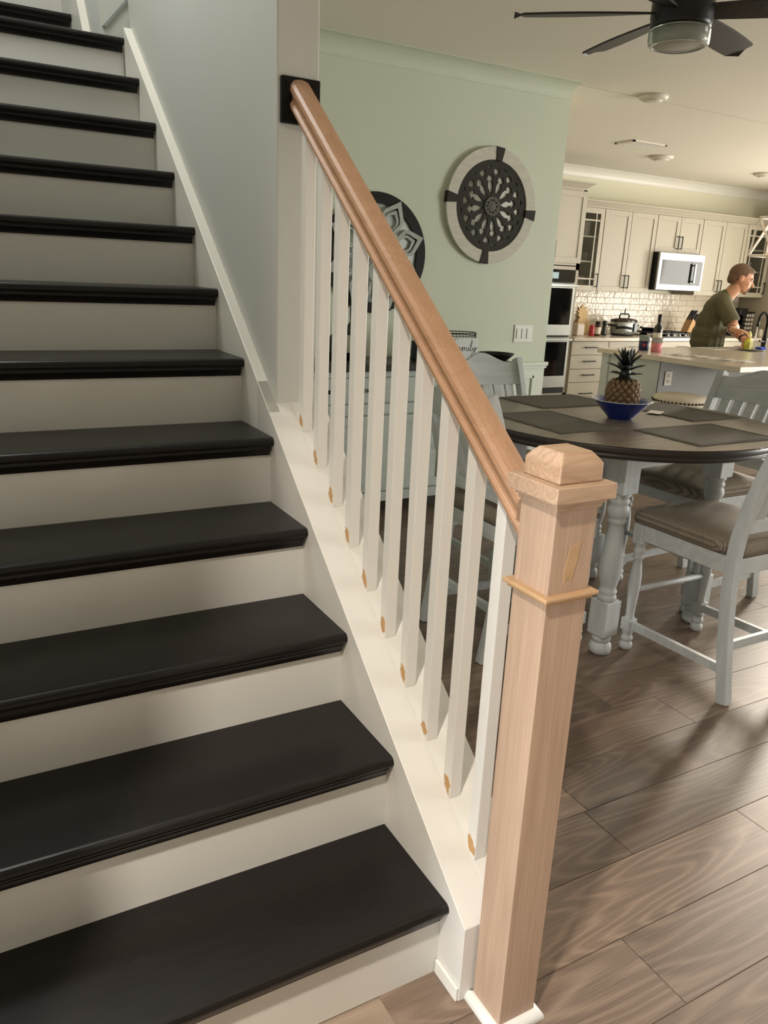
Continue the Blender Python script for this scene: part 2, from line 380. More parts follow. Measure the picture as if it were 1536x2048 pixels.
# ------------------------------------------------------------------ newel post
NX, NY = 0.0755, 0.1445
nw = empty('newel_post', (NX, NY, 0), 0, 'bare oak square newel post with stepped cap at the foot of the stairs', 'newel post')
hw = 0.0445
B().box(-hw, hw, -hw, hw, 0, 1.105, bev=0.0015).build('shaft', M_oak, nw)
b = B()
for z0, z1, h in [(0.933, 0.940, 0.052), (0.940, 0.948, 0.0585)]: b.box(-h, h, -h, h, z0, z1, bev=0.0025)
b.build('collar', wood('collar_oak', 'C19E78', '9E7A54', axis=0, ring=7, fine=0.5, stretch=5, base=1.6), nw)
M_oakx = wood('cap_oak', 'C0A286', '94765E', axis=0, ring=12, fine=0.6, rough=0.5, stretch=8, base=2.4)
b = B()
for z0, z1, h in [(1.094, 1.102, 0.049), (1.102, 1.110, 0.053), (1.110, 1.137, 0.063)]: b.box(-h, h, -h, h, z0, z1, bev=0.0018)
b.build('cap_moulding', M_oakx, nw)
b = B(); s0, s1, s2 = 0.0455, 0.045, 0.030
vs = []
for s_, z in [(s0, 1.137), (s1, 1.168), (s1-0.006, 1.176), (s2, 1.186)]:
    vs.append([b.bm.verts.new((sx*s_, sy*s_, z)) for sx, sy in ((-1, -1), (1, -1), (1, 1), (-1, 1))])
for A, Q in zip(vs, vs[1:]):
    for k in range(4): b.bm.faces.new((A[k], A[(k+1) % 4], Q[(k+1) % 4], Q[k]))
b.bm.faces.new(vs[-1]); b.bm.faces.new(list(reversed(vs[0])))
b.build('cap_block', wood('capblock_oak', 'C2A184', '96765A', axis=0, ring=10, fine=0.7, stretch=7, base=2.6), nw, bevel=0.0025)
h = hw
sp = [(0, 0), (0, 0.020)]+[(0.016*math.sin(PI/2*i/5), 0.004+0.016*math.cos(PI/2*i/5)) for i in range(1, 6)]+[(0.016, 0)]
b = B()
for ang in (0, PI/2, PI, 3*PI/2):
    if ang == PI: continue
    Rm = Matrix.Rotation(ang, 3, 'Z')
    fr = []
    for e in (-1, 1):
        ring = [b.bm.verts.new(Rm @ Vector((e*(h+u), -(h+u), v))) for u, v in sp]; fr.append(ring)
    n_ = len(sp)
    for k in range(n_):
        j = (k+1) % n_; b.bm.faces.new((fr[0][k], fr[0][j], fr[1][j], fr[1][k]))
b.build('base_shoe', M_cap, nw)
fm = mat('filler_patch', 'B5926C', 0.55, var=0.12, nscale=30)
b = B(); pts = [(-0.006, 1.030), (0.016, 1.036), (0.013, 1.005), (0.008, 0.985), (0.004, 0.966), (-0.004, 0.978), (-0.011, 0.962), (-0.015, 0.985), (-0.010, 1.005)]
b.prism(pts, 1, -hw-0.0006, -hw+0.001); b.build('filler_patch', fm, nw)
# ------------------------------------------------------------------ railing
rl = empty('stair_railing', (0.093, 0.75, 0.8), 0, 'oak handrail on ten square white balusters beside the stairs', 'railing')
RL0 = Vector((0.093, 0.75, 0.8))
RC = 0.0925
ya, yb = 0.1895, 1.310
def rb(y): return 1.361+0.778*(y-0.682)      # underside of the rail (vertical)
vh = 0.074
prof = [(-0.022, 0.0), (-0.030, 0.005), (-0.031, 0.014), (-0.0275, 0.019), (-0.0245, 0.022), (-0.0235, 0.028), (-0.0245, 0.036), (-0.0285, 0.041), (-0.0305, 0.050), (-0.0285, 0.060), (-0.022, 0.0685), (-0.012, 0.0725), (0.0, 0.074)]
prof = prof+[(-u, v) for u, v in reversed(prof[:-1])]
U, V = Vector((1, 0, 0)), Vector((0, 0, 1))
b = B(); b.sweep(prof, [(Vector((RC, ya, rb(ya)))-RL0, U, V), (Vector((RC, yb, rb(yb)))-RL0, U, V)], smooth=False)
o = b.build('handrail', M_rail, rl)
ro = B(); ro.box(0.040, 0.151, 1.312, 1.3279, 1.817, 1.930, bev=0.004).box(0.052, 0.139, 1.309, 1.313, 1.829, 1.918, bev=0.001)
o = ro.build('rosette', mat('rosette_black', '1B1917', 0.3, var=0), rl); under(o, RL0)
M_bal = mat('baluster_white', 'E2DFD8', 0.38, var=0.02)
M_chip = mat('bare_wood_chip', 'BF9765', 0.6, var=0.15, nscale=60)
bx0, bx1 = 0.078, 0.108
for i in range(10):
    y0 = 1.236-0.1059*i; y1 = y0+0.030
    # foot cut to the slope of the cap, top cut to the slope of the rail
    poly = [(y0, capz(y0)+0.0015), (y0, rb(y0)+0.012), (y1, rb(y1)+0.012), (y1, capz(y1)+0.0015)]
    o = B().prism(poly, 0, bx0, bx1).build('baluster', M_bal, rl, bevel=0.0022); under(o, RL0)
    # chipped paint at the foot on the stair side
    hgt = random.uniform(0.030, 0.042); n_ = 14; pts = []
    wd = 0.026; zb = capz(y0+0.013)
    yc = y0+0.0135
    for q in range(n_):
        a = 2*PI*q/n_; rr = 1+random.uniform(-0.32, 0.22)
        yy = yc+wd/2*rr*math.cos(a); zz = capz(yy)+0.004+hgt/2+hgt/2*rr*math.sin(a)
        yy = min(max(yy, y0+0.0012), y1-0.002); zz = max(zz, capz(yy)+0.002); pts.append((yy, zz))
    c = B().prism(pts, 0, bx0-0.0007, bx0+0.0006).build('paint_chip', M_chip, o); under(c, RL0)
# ------------------------------------------------------------------ dining table
M_wash = wood('whitewash', 'AEB3B5', 'CFD3D4', axis=2, ring=5, fine=0.5, rough=0.5, stretch=6, base=2.0, bump=0.1)
M_washx = wood('whitewash_cross', 'AEB3B5', 'CFD3D4', axis=0, ring=5, fine=0.5, rough=0.5, stretch=6, base=2.0, bump=0.1)
M_top = wood('tabletop_walnut', '574D42', '8F8170', axis=0, ring=8, fine=0.5, rough=0.3, stretch=8, base=1.4)
M_topedge = mat('tabletop_edge', '2E2723', 0.35, var=0.15, nscale=14)
TC = Vector((1.71, 1.61, 0)); TR = 0.655
tb = empty('dining_table', TC, math.radians(5), 'round counter-height dining table with dark wood top and whitewashed turned legs', 'table')
# planked top: seven boards cut to the circle
nb = 9; bw = 2*TR/nb
for i in range(nb):
    y0 = -TR+bw*i+0.0006; y1 = -TR+bw*(i+1)-0.0006; R2 = TR-0.004
    pts = []; n_ = 10
    for k in range(n_+1):
        y = y0+(y1-y0)*k/n_; pts.append((math.sqrt(max(R2*R2-y*y, 1e-6)), y))
    for k in range(n_+1):
        y = y1+(y0-y1)*k/n_; pts.append((-math.sqrt(max(R2*R2-y*y, 1e-6)), y))
    B().prism(pts, 2, 0.893, 0.900).build('top_board', M_top, tb)
B().lathe([(0.02, 0.848), (TR-0.06, 0.848), (TR-0.02, 0.850), (TR-0.006, 0.856), (TR, 0.864), (TR-0.002, 0.868), (TR-0.007, 0.871), (TR-0.002, 0.875), (TR, 0.884), (TR-0.001, 0.895), (TR-0.004, 0.8992), (TR-0.006, 0.8928), (0.02, 0.8928)], seg=96).build('top_rim', M_topedge, tb)
b = B(); q = 0.31; a_ = 0.265
for s_ in (-1, 1):
    b.box(-q+0.04, q-0.04, s_*q-0.012, s_*q+0.012, 0.77, 0.8485, bev=0.002)
    b.box(s_*q-0.012, s_*q+0.012, -q+0.04, q-0.04, 0.77, 0.8485, bev=0.002)
b.build('apron', M_washx, tb)
lp = [(0.034, 0.0), (0.042, 0.006), (0.046, 0.022), (0.044, 0.038), (0.035, 0.05), (0.033, 0.055), (0.039, 0.06), (0.041, 0.068), (0.038, 0.078), (0.035, 0.085)]
lp2 = [(0.034, 0.235), (0.036, 0.24), (0.039, 0.248), (0.036, 0.256), (0.033, 0.262), (0.037, 0.27), (0.037, 0.276), (0.031, 0.285), (0.034, 0.30), (0.043, 0.34), (0.046, 0.375), (0.044, 0.42), (0.036, 0.48), (0.030, 0.53), (0.028, 0.555), (0.034, 0.562), (0.036, 0.570), (0.031, 0.578), (0.036, 0.585), (0.043, 0.605), (0.040, 0.625), (0.033, 0.634), (0.039, 0.642), (0.039, 0.652), (0.033, 0.66), (0.041, 0.672), (0.041, 0.684)]
b = B().lathe(lp, seg=20).lathe(lp2, seg=20).box(-0.043, 0.043, -0.043, 0.043, 0.085, 0.235, bev=0.004).box(-0.045, 0.045, -0.045, 0.045, 0.683, 0.848, bev=0.003)
lm = b.mesh('leg'); lm.materials.append(M_wash)
for sx in (-1, 1):
    for sy in (-1, 1): link('leg', lm, None, tb, (sx*q, sy*q, 0))
# placemats
M_mat = mat('placemat_grey', '68655D', 0.85, var=0.12, nscale=40, bump=0.25, bscale=500)
for (x, y, rz, lab) in [(1.785, 1.215, 0, 'grey woven placemat nearest the stairs, in front of the closest chair'), (1.36, 1.62, PI/2, 'grey woven placemat on the table side beside the handrail'),
                        (1.76, 2.06, 0, 'grey woven placemat on the far table side before the switch wall'), (2.135, 1.66, PI/2, 'grey woven placemat on the kitchen side of the table beside the white card')]:
    L_, W_ = (0.455, 0.325) if rz == 0 else (0.44, 0.315)
    o = B().box(-L_/2, L_/2, -W_/2, W_/2, 0, 0.003, bev=0.001).build('placemat', M_mat); o.location = (x, y, 0.9003); o.rotation_euler[2] = rz
    h_ = B()
    for s_ in (-1, 1):
        h_.box(-L_/2+0.012, L_/2-0.012, s_*(W_/2-0.014)-0.0015, s_*(W_/2-0.014)+0.0015, 0.0028, 0.0042)
        h_.box(s_*(L_/2-0.014)-0.0015, s_*(L_/2-0.014)+0.0015, -W_/2+0.012, W_/2-0.012, 0.0028, 0.0042)
    h_.build('stitching', M_mat, o)
    tag(o, lab, 'placemat', 'placemats on the round table')
o = B().box(-0.045, 0.045, -0.03, 0.03, 0, 0.0012).build('paper_card', mat('card_white', 'E8E4D8', 0.6, var=0.02)); o.location = (1.985, 1.655, 0.9048); o.rotation_euler[2] = 0.5
tag(o, 'small white paper card lying beside the blue bowl', 'card')
# blue bowl and pineapple
M_blue = mat('blue_glass', '0A2E8C', 0.08, var=0.1, coat=0.6)
o = empty('bowl', (1.71, 1.60, 0.9003), 0, 'shallow flared cobalt blue glass bowl on the round table', 'bowl')
B().lathe([(0.05, 0.0), (0.052, 0.003), (0.060, 0.012), (0.085, 0.038), (0.109, 0.064), (0.124, 0.078), (0.126, 0.080), (0.122, 0.081), (0.105, 0.066), (0.080, 0.042), (0.055, 0.018), (0.045, 0.011)], seg=56).build('bowl_body', M_blue, o)
B().lathe([(0.1225, 0.0795), (0.1265, 0.0790), (0.1275, 0.0808), (0.1245, 0.0820)], seg=56, cap=False).build('rim', mat('bowl_rim', 'C9D4DA', 0.12, var=0, coat=0.5), o)
pn = empty('pineapple', (1.708, 1.60, 0.9185), 0, 'decorative brown pineapple with dark spiky leaves standing in the blue bowl', 'pineapple')
M_pine = mat('pineapple_skin', '836A4C', 0.6, var=0.25, nscale=60)
M_pgroove = mat('pineapple_groove', '2B1E14', 0.7, var=0.1)
M_leaf = mat('pineapple_leaf', '1C231E', 0.45, var=0.15)
pp_ = [(0.036, 0.0), (0.054, 0.012), (0.066, 0.035), (0.0715, 0.065), (0.0715, 0.095), (0.065, 0.125), (0.050, 0.146), (0.030, 0.156), (0.01, 0.158)]
B().lathe([(r-0.004, z) for r, z in pp_], seg=32).build('body', M_pgroove, pn)
def pr_at(z):
    for (r0, z0), (r1, z1) in zip(pp_, pp_[1:]):
        if z0 <= z <= z1: return r0+(r1-r0)*(z-z0)/(z1-z0), (r1-r0)/(z1-z0)
    return 0.02, 0
nr, nc = 8, 14
for i in range(nr):
    z = 0.014+0.134*(i+0.5)/nr; r, sl = pr_at(z)
    for k in range(nc):
        a = 2*PI*(k+0.5*(i % 2))/nc
        hw_, hh = PI*r/nc*0.90, 0.134/nr*0.93
        nrm = Vector((math.cos(a), math.sin(a), -sl)).normalized(); tv = Vector((-math.sin(a), math.cos(a), 0)); uv = nrm.cross(tv)*-1
        if uv.z < 0: uv = -uv
        c = Vector((r*math.cos(a), r*math.sin(a), z))
        b = B(); base = [b.bm.verts.new(c-nrm*0.004+p) for p in (tv*hw_, uv*hh, -tv*hw_, -uv*hh)]
        mid = [b.bm.verts.new(c+nrm*0.001+p*0.86) for p in (tv*hw_, uv*hh, -tv*hw_, -uv*hh)]
        tip = b.bm.verts.new(c+nrm*0.0045)
        for e in range(4):
            b.bm.faces.new((base[e], base[(e+1) % 4], mid[(e+1) % 4], mid[e])); b.bm.faces.new((mid[e], mid[(e+1) % 4], tip))
        b.build('scale', M_pine, pn)
def leaf_mesh(L, w, curl):
    b = B(); n_ = 7; rows = []
    for i in range(n_+1):
        t = i/n_; x = L*(math.sin(curl*t)/curl if curl > 1e-3 else t); z = L*((1-math.cos(curl*t))/curl if curl > 1e-3 else 0)
        ww = w*(math.sin(PI*min(0.98, 0.22+0.76*t)))*(1-0.25*t); d = 0.35*ww
        rows.append([(x, -ww, z), (x, 0, z-d), (x, ww, z), (x, 0, z+0.003-d*0.2)])
    R3 = [[b.bm.verts.new(p) for p in r] for r in rows]
    for A, Q in zip(R3, R3[1:]):
        for k in range(4):
            f = b.bm.faces.new((A[k], A[(k+1) % 4], Q[(k+1) % 4], Q[k])); f.smooth = True
    b.bm.faces.new(R3[0]); b.bm.faces.new(list(reversed(R3[-1])))
    me = b.mesh('leaf'); me.materials.append(M_leaf); return me
B().lathe([(0.028, 0.150), (0.022, 0.175), (0.015, 0.215), (0.006, 0.245)], seg=14).build('crown_core', M_leaf, pn)
for tier, (cnt, L, w_, el, z, curl) in enumerate([(7, 0.058, 0.016, 20, 0.166, -0.3), (7, 0.076, 0.018, 32, 0.185, -0.35), (6, 0.074, 0.018, 52, 0.205, -0.3), (5, 0.066, 0.016, 66, 0.218, -0.2), (2, 0.058, 0.015, 84, 0.225, -0.1)]):
    lm2 = leaf_mesh(L, w_, abs(curl))
    for k in range(cnt):
        o = link('leaf', lm2, None, pn, (0, 0, z)); a = 2*PI*(k+0.37*tier)/cnt
        o.matrix_local = Matrix.Translation((0.012*math.cos(a), 0.012*math.sin(a), z)) @ Matrix.Rotation(a, 4, 'Z') @ Matrix.Rotation(-math.radians(el), 4, 'Y') @ Matrix.Rotation(PI if curl < 0 else 0, 4, 'X')
# ------------------------------------------------------------------ dining chairs
def tweed():
    m, n, l, b_ = newmat('seat_tweed')
    tc = n.new('ShaderNodeTexCoord'); wv = []
    for ax, sc in ((0, 76), (1, 76)):
        w_ = n.new('ShaderNodeTexWave'); w_.bands_direction = 'X' if ax == 0 else 'Y'; w_.inputs['Scale'].default_value = sc/2; w_.inputs['Distortion'].default_value = 0.6
        l.new(tc.outputs['Object'], w_.inputs['Vector']); wv.append(w_)
    mu = n.new('ShaderNodeMath'); mu.operation = 'MULTIPLY'; l.new(wv[0].outputs['Fac'], mu.inputs[0]); l.new(wv[1].outputs['Fac'], mu.inputs[1])
    nz = n.new('ShaderNodeTexNoise'); nz.inputs['Scale'].default_value = 220; l.new(tc.outputs['Object'], nz.inputs['Vector'])
    ad = n.new('ShaderNodeMath'); ad.operation = 'MULTIPLY_ADD'; ad.inputs[1].default_value = 0.6; l.new(nz.outputs['Fac'], ad.inputs[0]); l.new(mu.outputs[0], ad.inputs[2])
    mx = n.new('ShaderNodeMix'); mx.data_type = 'RGBA'; mx.inputs[6].default_value = (*lin('40392F'), 1); mx.inputs[7].default_value = (*lin('A79C8C'), 1)
    l.new(ad.outputs[0], mx.inputs[0]); l.new(mx.outputs[2], b_.inputs['Base Color']); b_.inputs['Roughness'].default_value = 0.9
    bp = n.new('ShaderNodeBump'); bp.inputs['Strength'].default_value = 0.5; bp.inputs['Distance'].default_value = 0.003
    l.new(ad.outputs[0], bp.inputs['Height']); l.new(bp.outputs[0], b_.inputs['Normal']); return m
M_tweed = tweed()
def make_chair():
    c = empty('dining_chair', (0, 0, 0))
    # front turned legs
    f1 = [(0.018, 0.0), (0.024, 0.004), (0.027, 0.014), (0.026, 0.026), (0.020, 0.034), (0.019, 0.038), (0.024, 0.043), (0.025, 0.05), (0.022, 0.058), (0.019, 0.064), (0.019, 0.07), (0.022, 0.075), (0.022, 0.088)]
    f2 = [(0.022, 0.135), (0.020, 0.14), (0.017, 0.15), (0.018, 0.19), (0.022, 0.24), (0.0245, 0.29), (0.024, 0.33), (0.019, 0.37), (0.016, 0.395), (0.021, 0.402), (0.022, 0.408), (0.017, 0.414), (0.023, 0.425), (0.023, 0.440), (0.018, 0.452), (0.022, 0.458), (0.022, 0.466)]
    fm_ = B().lathe(f1, seg=16).lathe(f2, seg=16).box(-0.023, 0.023, -0.023, 0.023, 0.085, 0.137, bev=0.003).box(-0.024, 0.024, -0.024, 0.024, 0.464, 0.545, bev=0.003).mesh('front_leg'); fm_.materials.append(M_wash)
    for s_ in (-1, 1): link('front_leg', fm_, None, c, (s_*0.215, 0.235, 0))
    # rear posts: curved
    def post_c(z):
        if z < 0.56: t = z/0.56; return -0.25+0.065*math.sin(t*PI/2)
        t = (z-0.56)/0.5; return -0.185-0.135*t**1.6
    zs = [0, 0.12, 0.24, 0.36, 0.46, 0.54, 0.62, 0.72, 0.82, 0.92, 1.0, 1.055]
    for s_ in (-1, 1):
        b = B(); fr = []
        for i, z in enumerate(zs):
            y = post_c(z); dy = (post_c(z+0.01)-post_c(z-0.01))/0.02; d = 0.019 if z > 0.9 else 0.025
            T = Vector((0, dy, 1)).normalized(); V_ = Vector((1, 0, 0)).cross(T)*-1
            fr.append((Vector((s_*0.215, y, z)), Vector((1, 0, 0)), V_))
        b.sweep([(-0.018, -0.022), (0.018, -0.022), (0.018, 0.022), (-0.018, 0.022)], fr); b.build('back_post', M_wash, c, bevel=0.003)
    # crest rail with a raised middle, bowed
    b = B(); n_ = 16; fr = []
    for i in range(n_+1):
        u = -1+2*i/n_; x = 0.199*u; hump = 0.048*(0.5+0.5*math.cos(PI*min(1, abs(u)/0.8))); yb_ = -0.022*(1-u*u)
        zt = 1.035+hump; zb = 0.925
        y0_ = post_c(zb)+yb_; y1_ = post_c(zt)+yb_
        fr.append([Vector((x, y0_-0.011, zb)), Vector((x, y0_+0.011, zb)), Vector((x, y1_+0.010, zt)), Vector((x, y1_-0.010, zt))])
    rows = [[b.bm.verts.new(p) for p in r] for r in fr]
    for A, Q in zip(rows, rows[1:]):
        for k in range(4): b.bm.faces.new((A[k], A[(k+1) % 4], Q[(k+1) % 4], Q[k]))
    b.bm.faces.new(rows[0]); b.bm.faces.new(list(reversed(rows[-1]))); b.build('crest_rail', M_washx, c, bevel=0.003)
    y_ = post_c(0.66)
    B().box(-0.199, 0.199, y_-0.011, y_+0.011, 0.635, 0.69, bev=0.003).build('lower_back_rail', M_washx, c)
    for k in range(5):
        x = -0.14+0.07*k; bow = -0.022*(1-(x/0.199)**2); b = B(); fr = []
        for z in (0.685, 0.75, 0.82, 0.89, 0.932): 
            t = (z-0.685)/0.25; fr.append((Vector((x, post_c(z)+bow*t, z)), Vector((1, 0, 0)), Vector((0, 1, 0))))
        b.sweep([(-0.025, -0.007), (0.025, -0.007), (0.025, 0.007), (-0.025, 0.007)], fr); b.build('slat', M_wash, c, bevel=0.002)
    b = B()
    for s_ in (-1, 1): b.box(s_*0.215-0.014, s_*0.215+0.014, -0.205, 0.215, 0.482, 0.545, bev=0.002)
    b.box(-0.2, 0.2, 0.222, 0.248, 0.482, 0.545, bev=0.002).box(-0.2, 0.2, -0.205, -0.18, 0.482, 0.545, bev=0.002); b.build('seat_frame', M_washx, c)
    # cushion: domed pad with rounded front
    b = B(); nx, ny = 14, 14; top = []; 
    def edge(u, v):
        hwid = 0.228 if v > -0.6 else 0.228-0.02*(-v-0.6)/0.4
        x = u*hwid; y = 0.03+v*0.235
        if v > 0: y += 0.03*v*(1-u*u)
        if v < -0.75: x = max(-0.190, min(0.190, x))
        return x, y
    for j in range(ny+1):
        row = []
        for i in range(nx+1):
            u = -1+2*i/nx; v = -1+2*j/ny; x, y = edge(u, v)
            h_ = 0.048+0.030*(1-abs(u)**3.2)*(1-abs(v)**3.2)
            row.append(b.bm.verts.new((x, y, 0.545+h_)))
        top.append(row)
    for j in range(ny):
        for i in range(nx):
            f = b.bm.faces.new((top[j][i], top[j][i+1], top[j+1][i+1], top[j+1][i])); f.smooth = True
    loop = [top[0][i] for i in range(nx+1)]+[top[j][nx] for j in range(1, ny+1)]+[top[ny][i] for i in range(nx-1, -1, -1)]+[top[j][0] for j in range(ny-1, 0, -1)]
    lo = [b.bm.verts.new((v.co.x*0.99, v.co.y, 0.546)) for v in loop]
    mi = [b.bm.verts.new((v.co.x*1.03, v.co.y+0.005*(1 if v.co.y > 0 else 0), 0.570)) for v in loop]; n_ = len(loop)
    for k in range(n_):
        j = (k+1) % n_
        f = b.bm.faces.new((loop[k], loop[j], mi[j], mi[k])); f.smooth = True; f = b.bm.faces.new((mi[k], mi[j], lo[j], lo[k])); f.smooth = True
    b.bm.faces.new(lo); b.build('seat_cushion', M_tweed, c)
    for s_ in (-1, 1):
        b = B(); b.sweep([(-0.009, -0.017), (0.009, -0.017), (0.009, 0.017), (-0.009, 0.017)], [(Vector((s_*0.215, -0.222, 0.125)), Vector((1, 0, 0)), Vector((0, 0, 1))), (Vector((s_*0.215, 0.215, 0.112)), Vector((1, 0, 0)), Vector((0, 0, 1)))])
        b.build('side_stretcher', M_wash, c)
    B().tube([(-0.2, 0.235, 0.262), (0.2, 0.235, 0.262)], 0.012, seg=12).build('front_stretcher', M_washx, c)
    B().box(-0.2, 0.2, -0.228, -0.21, 0.20, 0.235, bev=0.002).build('back_stretcher', M_washx, c)
    return c
ch = make_chair()
spots = [((1.77, 1.02), 0, 'whitewashed slat-back chair nearest the camera, grey tweed seat, right of the newel post'),
         ((1.64, 2.20), PI, 'whitewashed chair on the far table side, humped crest rail below the light switches'),
         ((2.335, 1.63), PI/2, 'whitewashed chair on the kitchen side of the table, slatted back toward the island'),
         ((1.172, 1.61), -PI/2, 'whitewashed chair at the table seen behind the handrail and balusters')]
for i, ((x, y), rz, lab) in enumerate(spots):
    c = ch if i == 0 else copytree(ch)
    c.location = (x, y, 0); c.rotation_euler[2] = rz; tag(c, lab, 'chair', 'chairs around the dining table')
# ------------------------------------------------------------------ ceiling fan
FX, FY = 1.755, 1.60
fan = empty('ceiling_fan', (FX, FY, H), 0, 'low black ceiling fan with clear glass light ring over the table', 'ceiling fan')
M_fan = mat('fan_black', '121212', 0.35, 0.2, var=0)
B().lathe([(0.10, -0.001), (0.112, -0.006), (0.112, -0.245), (0.114, -0.250), (0.114, -0.305), (0.112, -0.312), (0.112, -0.325), (0.109, -0.338), (0.10, -0.342), (0.02, -0.342)], seg=48).build('housing', M_fan, fan)
B().lathe([(0.094, -0.342), (0.108, -0.342), (0.113, -0.350), (0.113, -0.386), (0.109, -0.396), (0.094, -0.400), (0.092, -0.396), (0.104, -0.388), (0.106, -0.350)], seg=48, cap=False).build('glass_ring', mat('ring_glass', 'DDE2DE', 0.05, var=0, trans=0.85, ior=1.3), fan)
B().lathe([(0.01, -0.396), (0.088, -0.396), (0.094, -0.392), (0.094, -0.354), (0.01, -0.354)], seg=48).build('diffuser', mat('diffuser', 'A9A89C', 0.5, var=0.02), fan)
b = B(); n_ = 14; up, lo = [], []
for i in range(n_+1):
    t = i/n_; x = 0.105+0.52*t; hw_ = 0.042+0.020*math.sin(PI*min(1, t*0.8)); hw_ *= 1 if t < 0.93 else math.sqrt(max(0.05, 1-((t-0.93)/0.07)**2))
    up.append([(x, -hw_, 0.012), (x, hw_, -0.012)])
rows = [[b.bm.verts.new((p[0], p[1], p[2]+dz)) for p in r for dz in (0.004, -0.004)] for r in up]
for A, Q in zip(rows, rows[1:]):
    for (i, j) in ((0, 2), (2, 3), (3, 1), (1, 0)): b.bm.faces.new((A[i], A[j], Q[j], Q[i]))
b.bm.faces.new((rows[0][0], rows[0][2], rows[0][3], rows[0][1])); b.bm.faces.new((rows[-1][1], rows[-1][3], rows[-1][2], rows[-1][0]))
bmesh_blade = b.mesh('blade'); bmesh_blade.materials.append(mat('blade_dark', '2A2621', 0.5, var=0.1))
for a in (140, 80, 18, -47, -165):
    o = link('blade', bmesh_blade, None, fan, (0, 0, -0.285)); o.rotation_euler[2] = math.radians(a)
# ------------------------------------------------------------------ ceiling fixtures
M_fix = mat('fixture_white', 'D8D3C6', 0.5, var=0.02)
def ceil_disc(name, x, y, r, lab, cat, lit=None):
    o = empty(name, (x, y, H), 0, lab, cat)
    B().lathe([(r, 0), (r, -0.012), (r*0.86, -0.026), (r*0.8, -0.028), (0.01, -0.028)], seg=32).build('body', M_fix, o)
    B().lathe([(r*0.62, -0.0275), (r*0.6, -0.036), (r*0.45, -0.04), (0.01, -0.04)], seg=28).build('lens', M_fix, o)
LX, LY, LZ = -1.90, -1.0, 3.85
fy = empty('pendant_light', (LX, LY, 5.199), 0, 'lit drum pendant hanging in the tall entry left of the stairs', 'pendant light')
B().lathe([(0.06, 0), (0.06, -0.02), (0.01, -0.03)], seg=24).tube([(0, 0, -0.02), (0, 0, LZ+0.1-5.199)], 0.008, seg=8).build('rod', M_fan, fy)
B().lathe([(0.16, LZ+0.1-5.199), (0.16, LZ+0.06-5.199), (0.15, LZ+0.02-5.199), (0.145, LZ+0.06-5.199), (0.01, LZ+0.08-5.199)], seg=36).build('shade', M_fix, fy)
ll = bpy.data.lights.new('entry_lamp', 'AREA'); ll.shape = 'DISK'; ll.size = 0.18; ll.energy = 98; ll.spread = math.radians(120); ll.color = (1.0, 0.91, 0.81)
lo_ = bpy.data.objects.new('entry_lamp', ll); COL.objects.link(lo_); lo_.location = (LX, LY, LZ)
ceil_disc('smoke_detector', 3.684, 3.57, 0.10, 'round white smoke detector on the ceiling beyond the fan', 'detector')
ceil_disc('ceiling_light', 5.718, 5.343, 0.12, 'round flush ceiling light nearest the kitchen crown above the microwave', 'ceiling light')
ceil_disc('ceiling_light', 7.379, 5.368, 0.12, 'round flush ceiling light at the right edge over the kitchen', 'ceiling light')
o = empty('ceiling_vent', (5.04, 4.973, H), 0, 'rectangular white ceiling vent between detector and kitchen light', 'vent')
b = B(); b.box(-0.21, 0.21, -0.12, -0.10, -0.012, 0).box(-0.21, 0.21, 0.10, 0.12, -0.012, 0).box(-0.21, -0.19, -0.12, 0.12, -0.012, 0).box(0.19, 0.21, -0.12, 0.12, -0.012, 0); b.build('frame', M_fix, o)
sl_ = B().box(-0.19, 0.19, -0.012, 0.012, -0.0015, 0.0015, M=Matrix.Rotation(0.6, 4, 'X')).mesh('slat'); sl_.materials.append(M_fix)
for k in range(7): link('slat', sl_, None, o, (0, -0.084+0.028*k, -0.008))
structure(B().box(0.155, 9.2, 3.655, 3.661, H-0.0015, H).build('trim_6', mat('ceiling_seam', 'B9B4A6', 0.8, var=0)))
# ------------------------------------------------------------------ wall art on the dining wall
a1 = empty('wall_medallion', (2.455, 3.699, 1.915), 0, 'round carved medallion, dark rosette in a cream wood ring with four dark keystones', 'wall art')
M_cream = wood('cream_wood', 'B3B2A6', 'CDCCC0', axis=0, ring=6, fine=0.5, rough=0.7, stretch=6, base=2.5)
M_char = mat('charcoal_carved', '35332F', 0.7, var=0.2, nscale=25, bump=0.2, bscale=90)
AR = 0.358; AI = 0.285
for k in range(4):
    a0 = PI/2*k+math.radians(8-6); a1_ = a0+PI/2-math.radians(10)
    a0 = math.radians(90*k+5-5.5+0); a1_ = math.radians(90*k+90-5-5.5)
    arc = [(AR*math.cos(a0+(a1_-a0)*i/20), AR*math.sin(a0+(a1_-a0)*i/20)) for i in range(21)]+[(AI*math.cos(a1_-(a1_-a0)*i/20), AI*math.sin(a1_-(a1_-a0)*i/20)) for i in range(21)]
    plate('ring_segment', arc, [], 0.026, M_cream, a1, (0, -0.013, 0), bev=0.002)
    ac = math.radians(90*k-5.5); key = []
    for rr, dw in ((AI-0.004, 0.020), (AR+0.002, 0.032)): key.append((rr, dw))
    def rotp(p): return (p[0]*math.cos(ac)-p[1]*math.sin(ac), p[0]*math.sin(ac)+p[1]*math.cos(ac))
    plate('keystone', [rotp(p) for p in ((key[0][0], -key[0][1]), (key[1][0], -key[1][1]), (key[1][0], key[1][1]), (key[0][0], key[0][1]))], [], 0.032, M_char, a1, (0, -0.0165, 0), bev=0.002)
holes = []
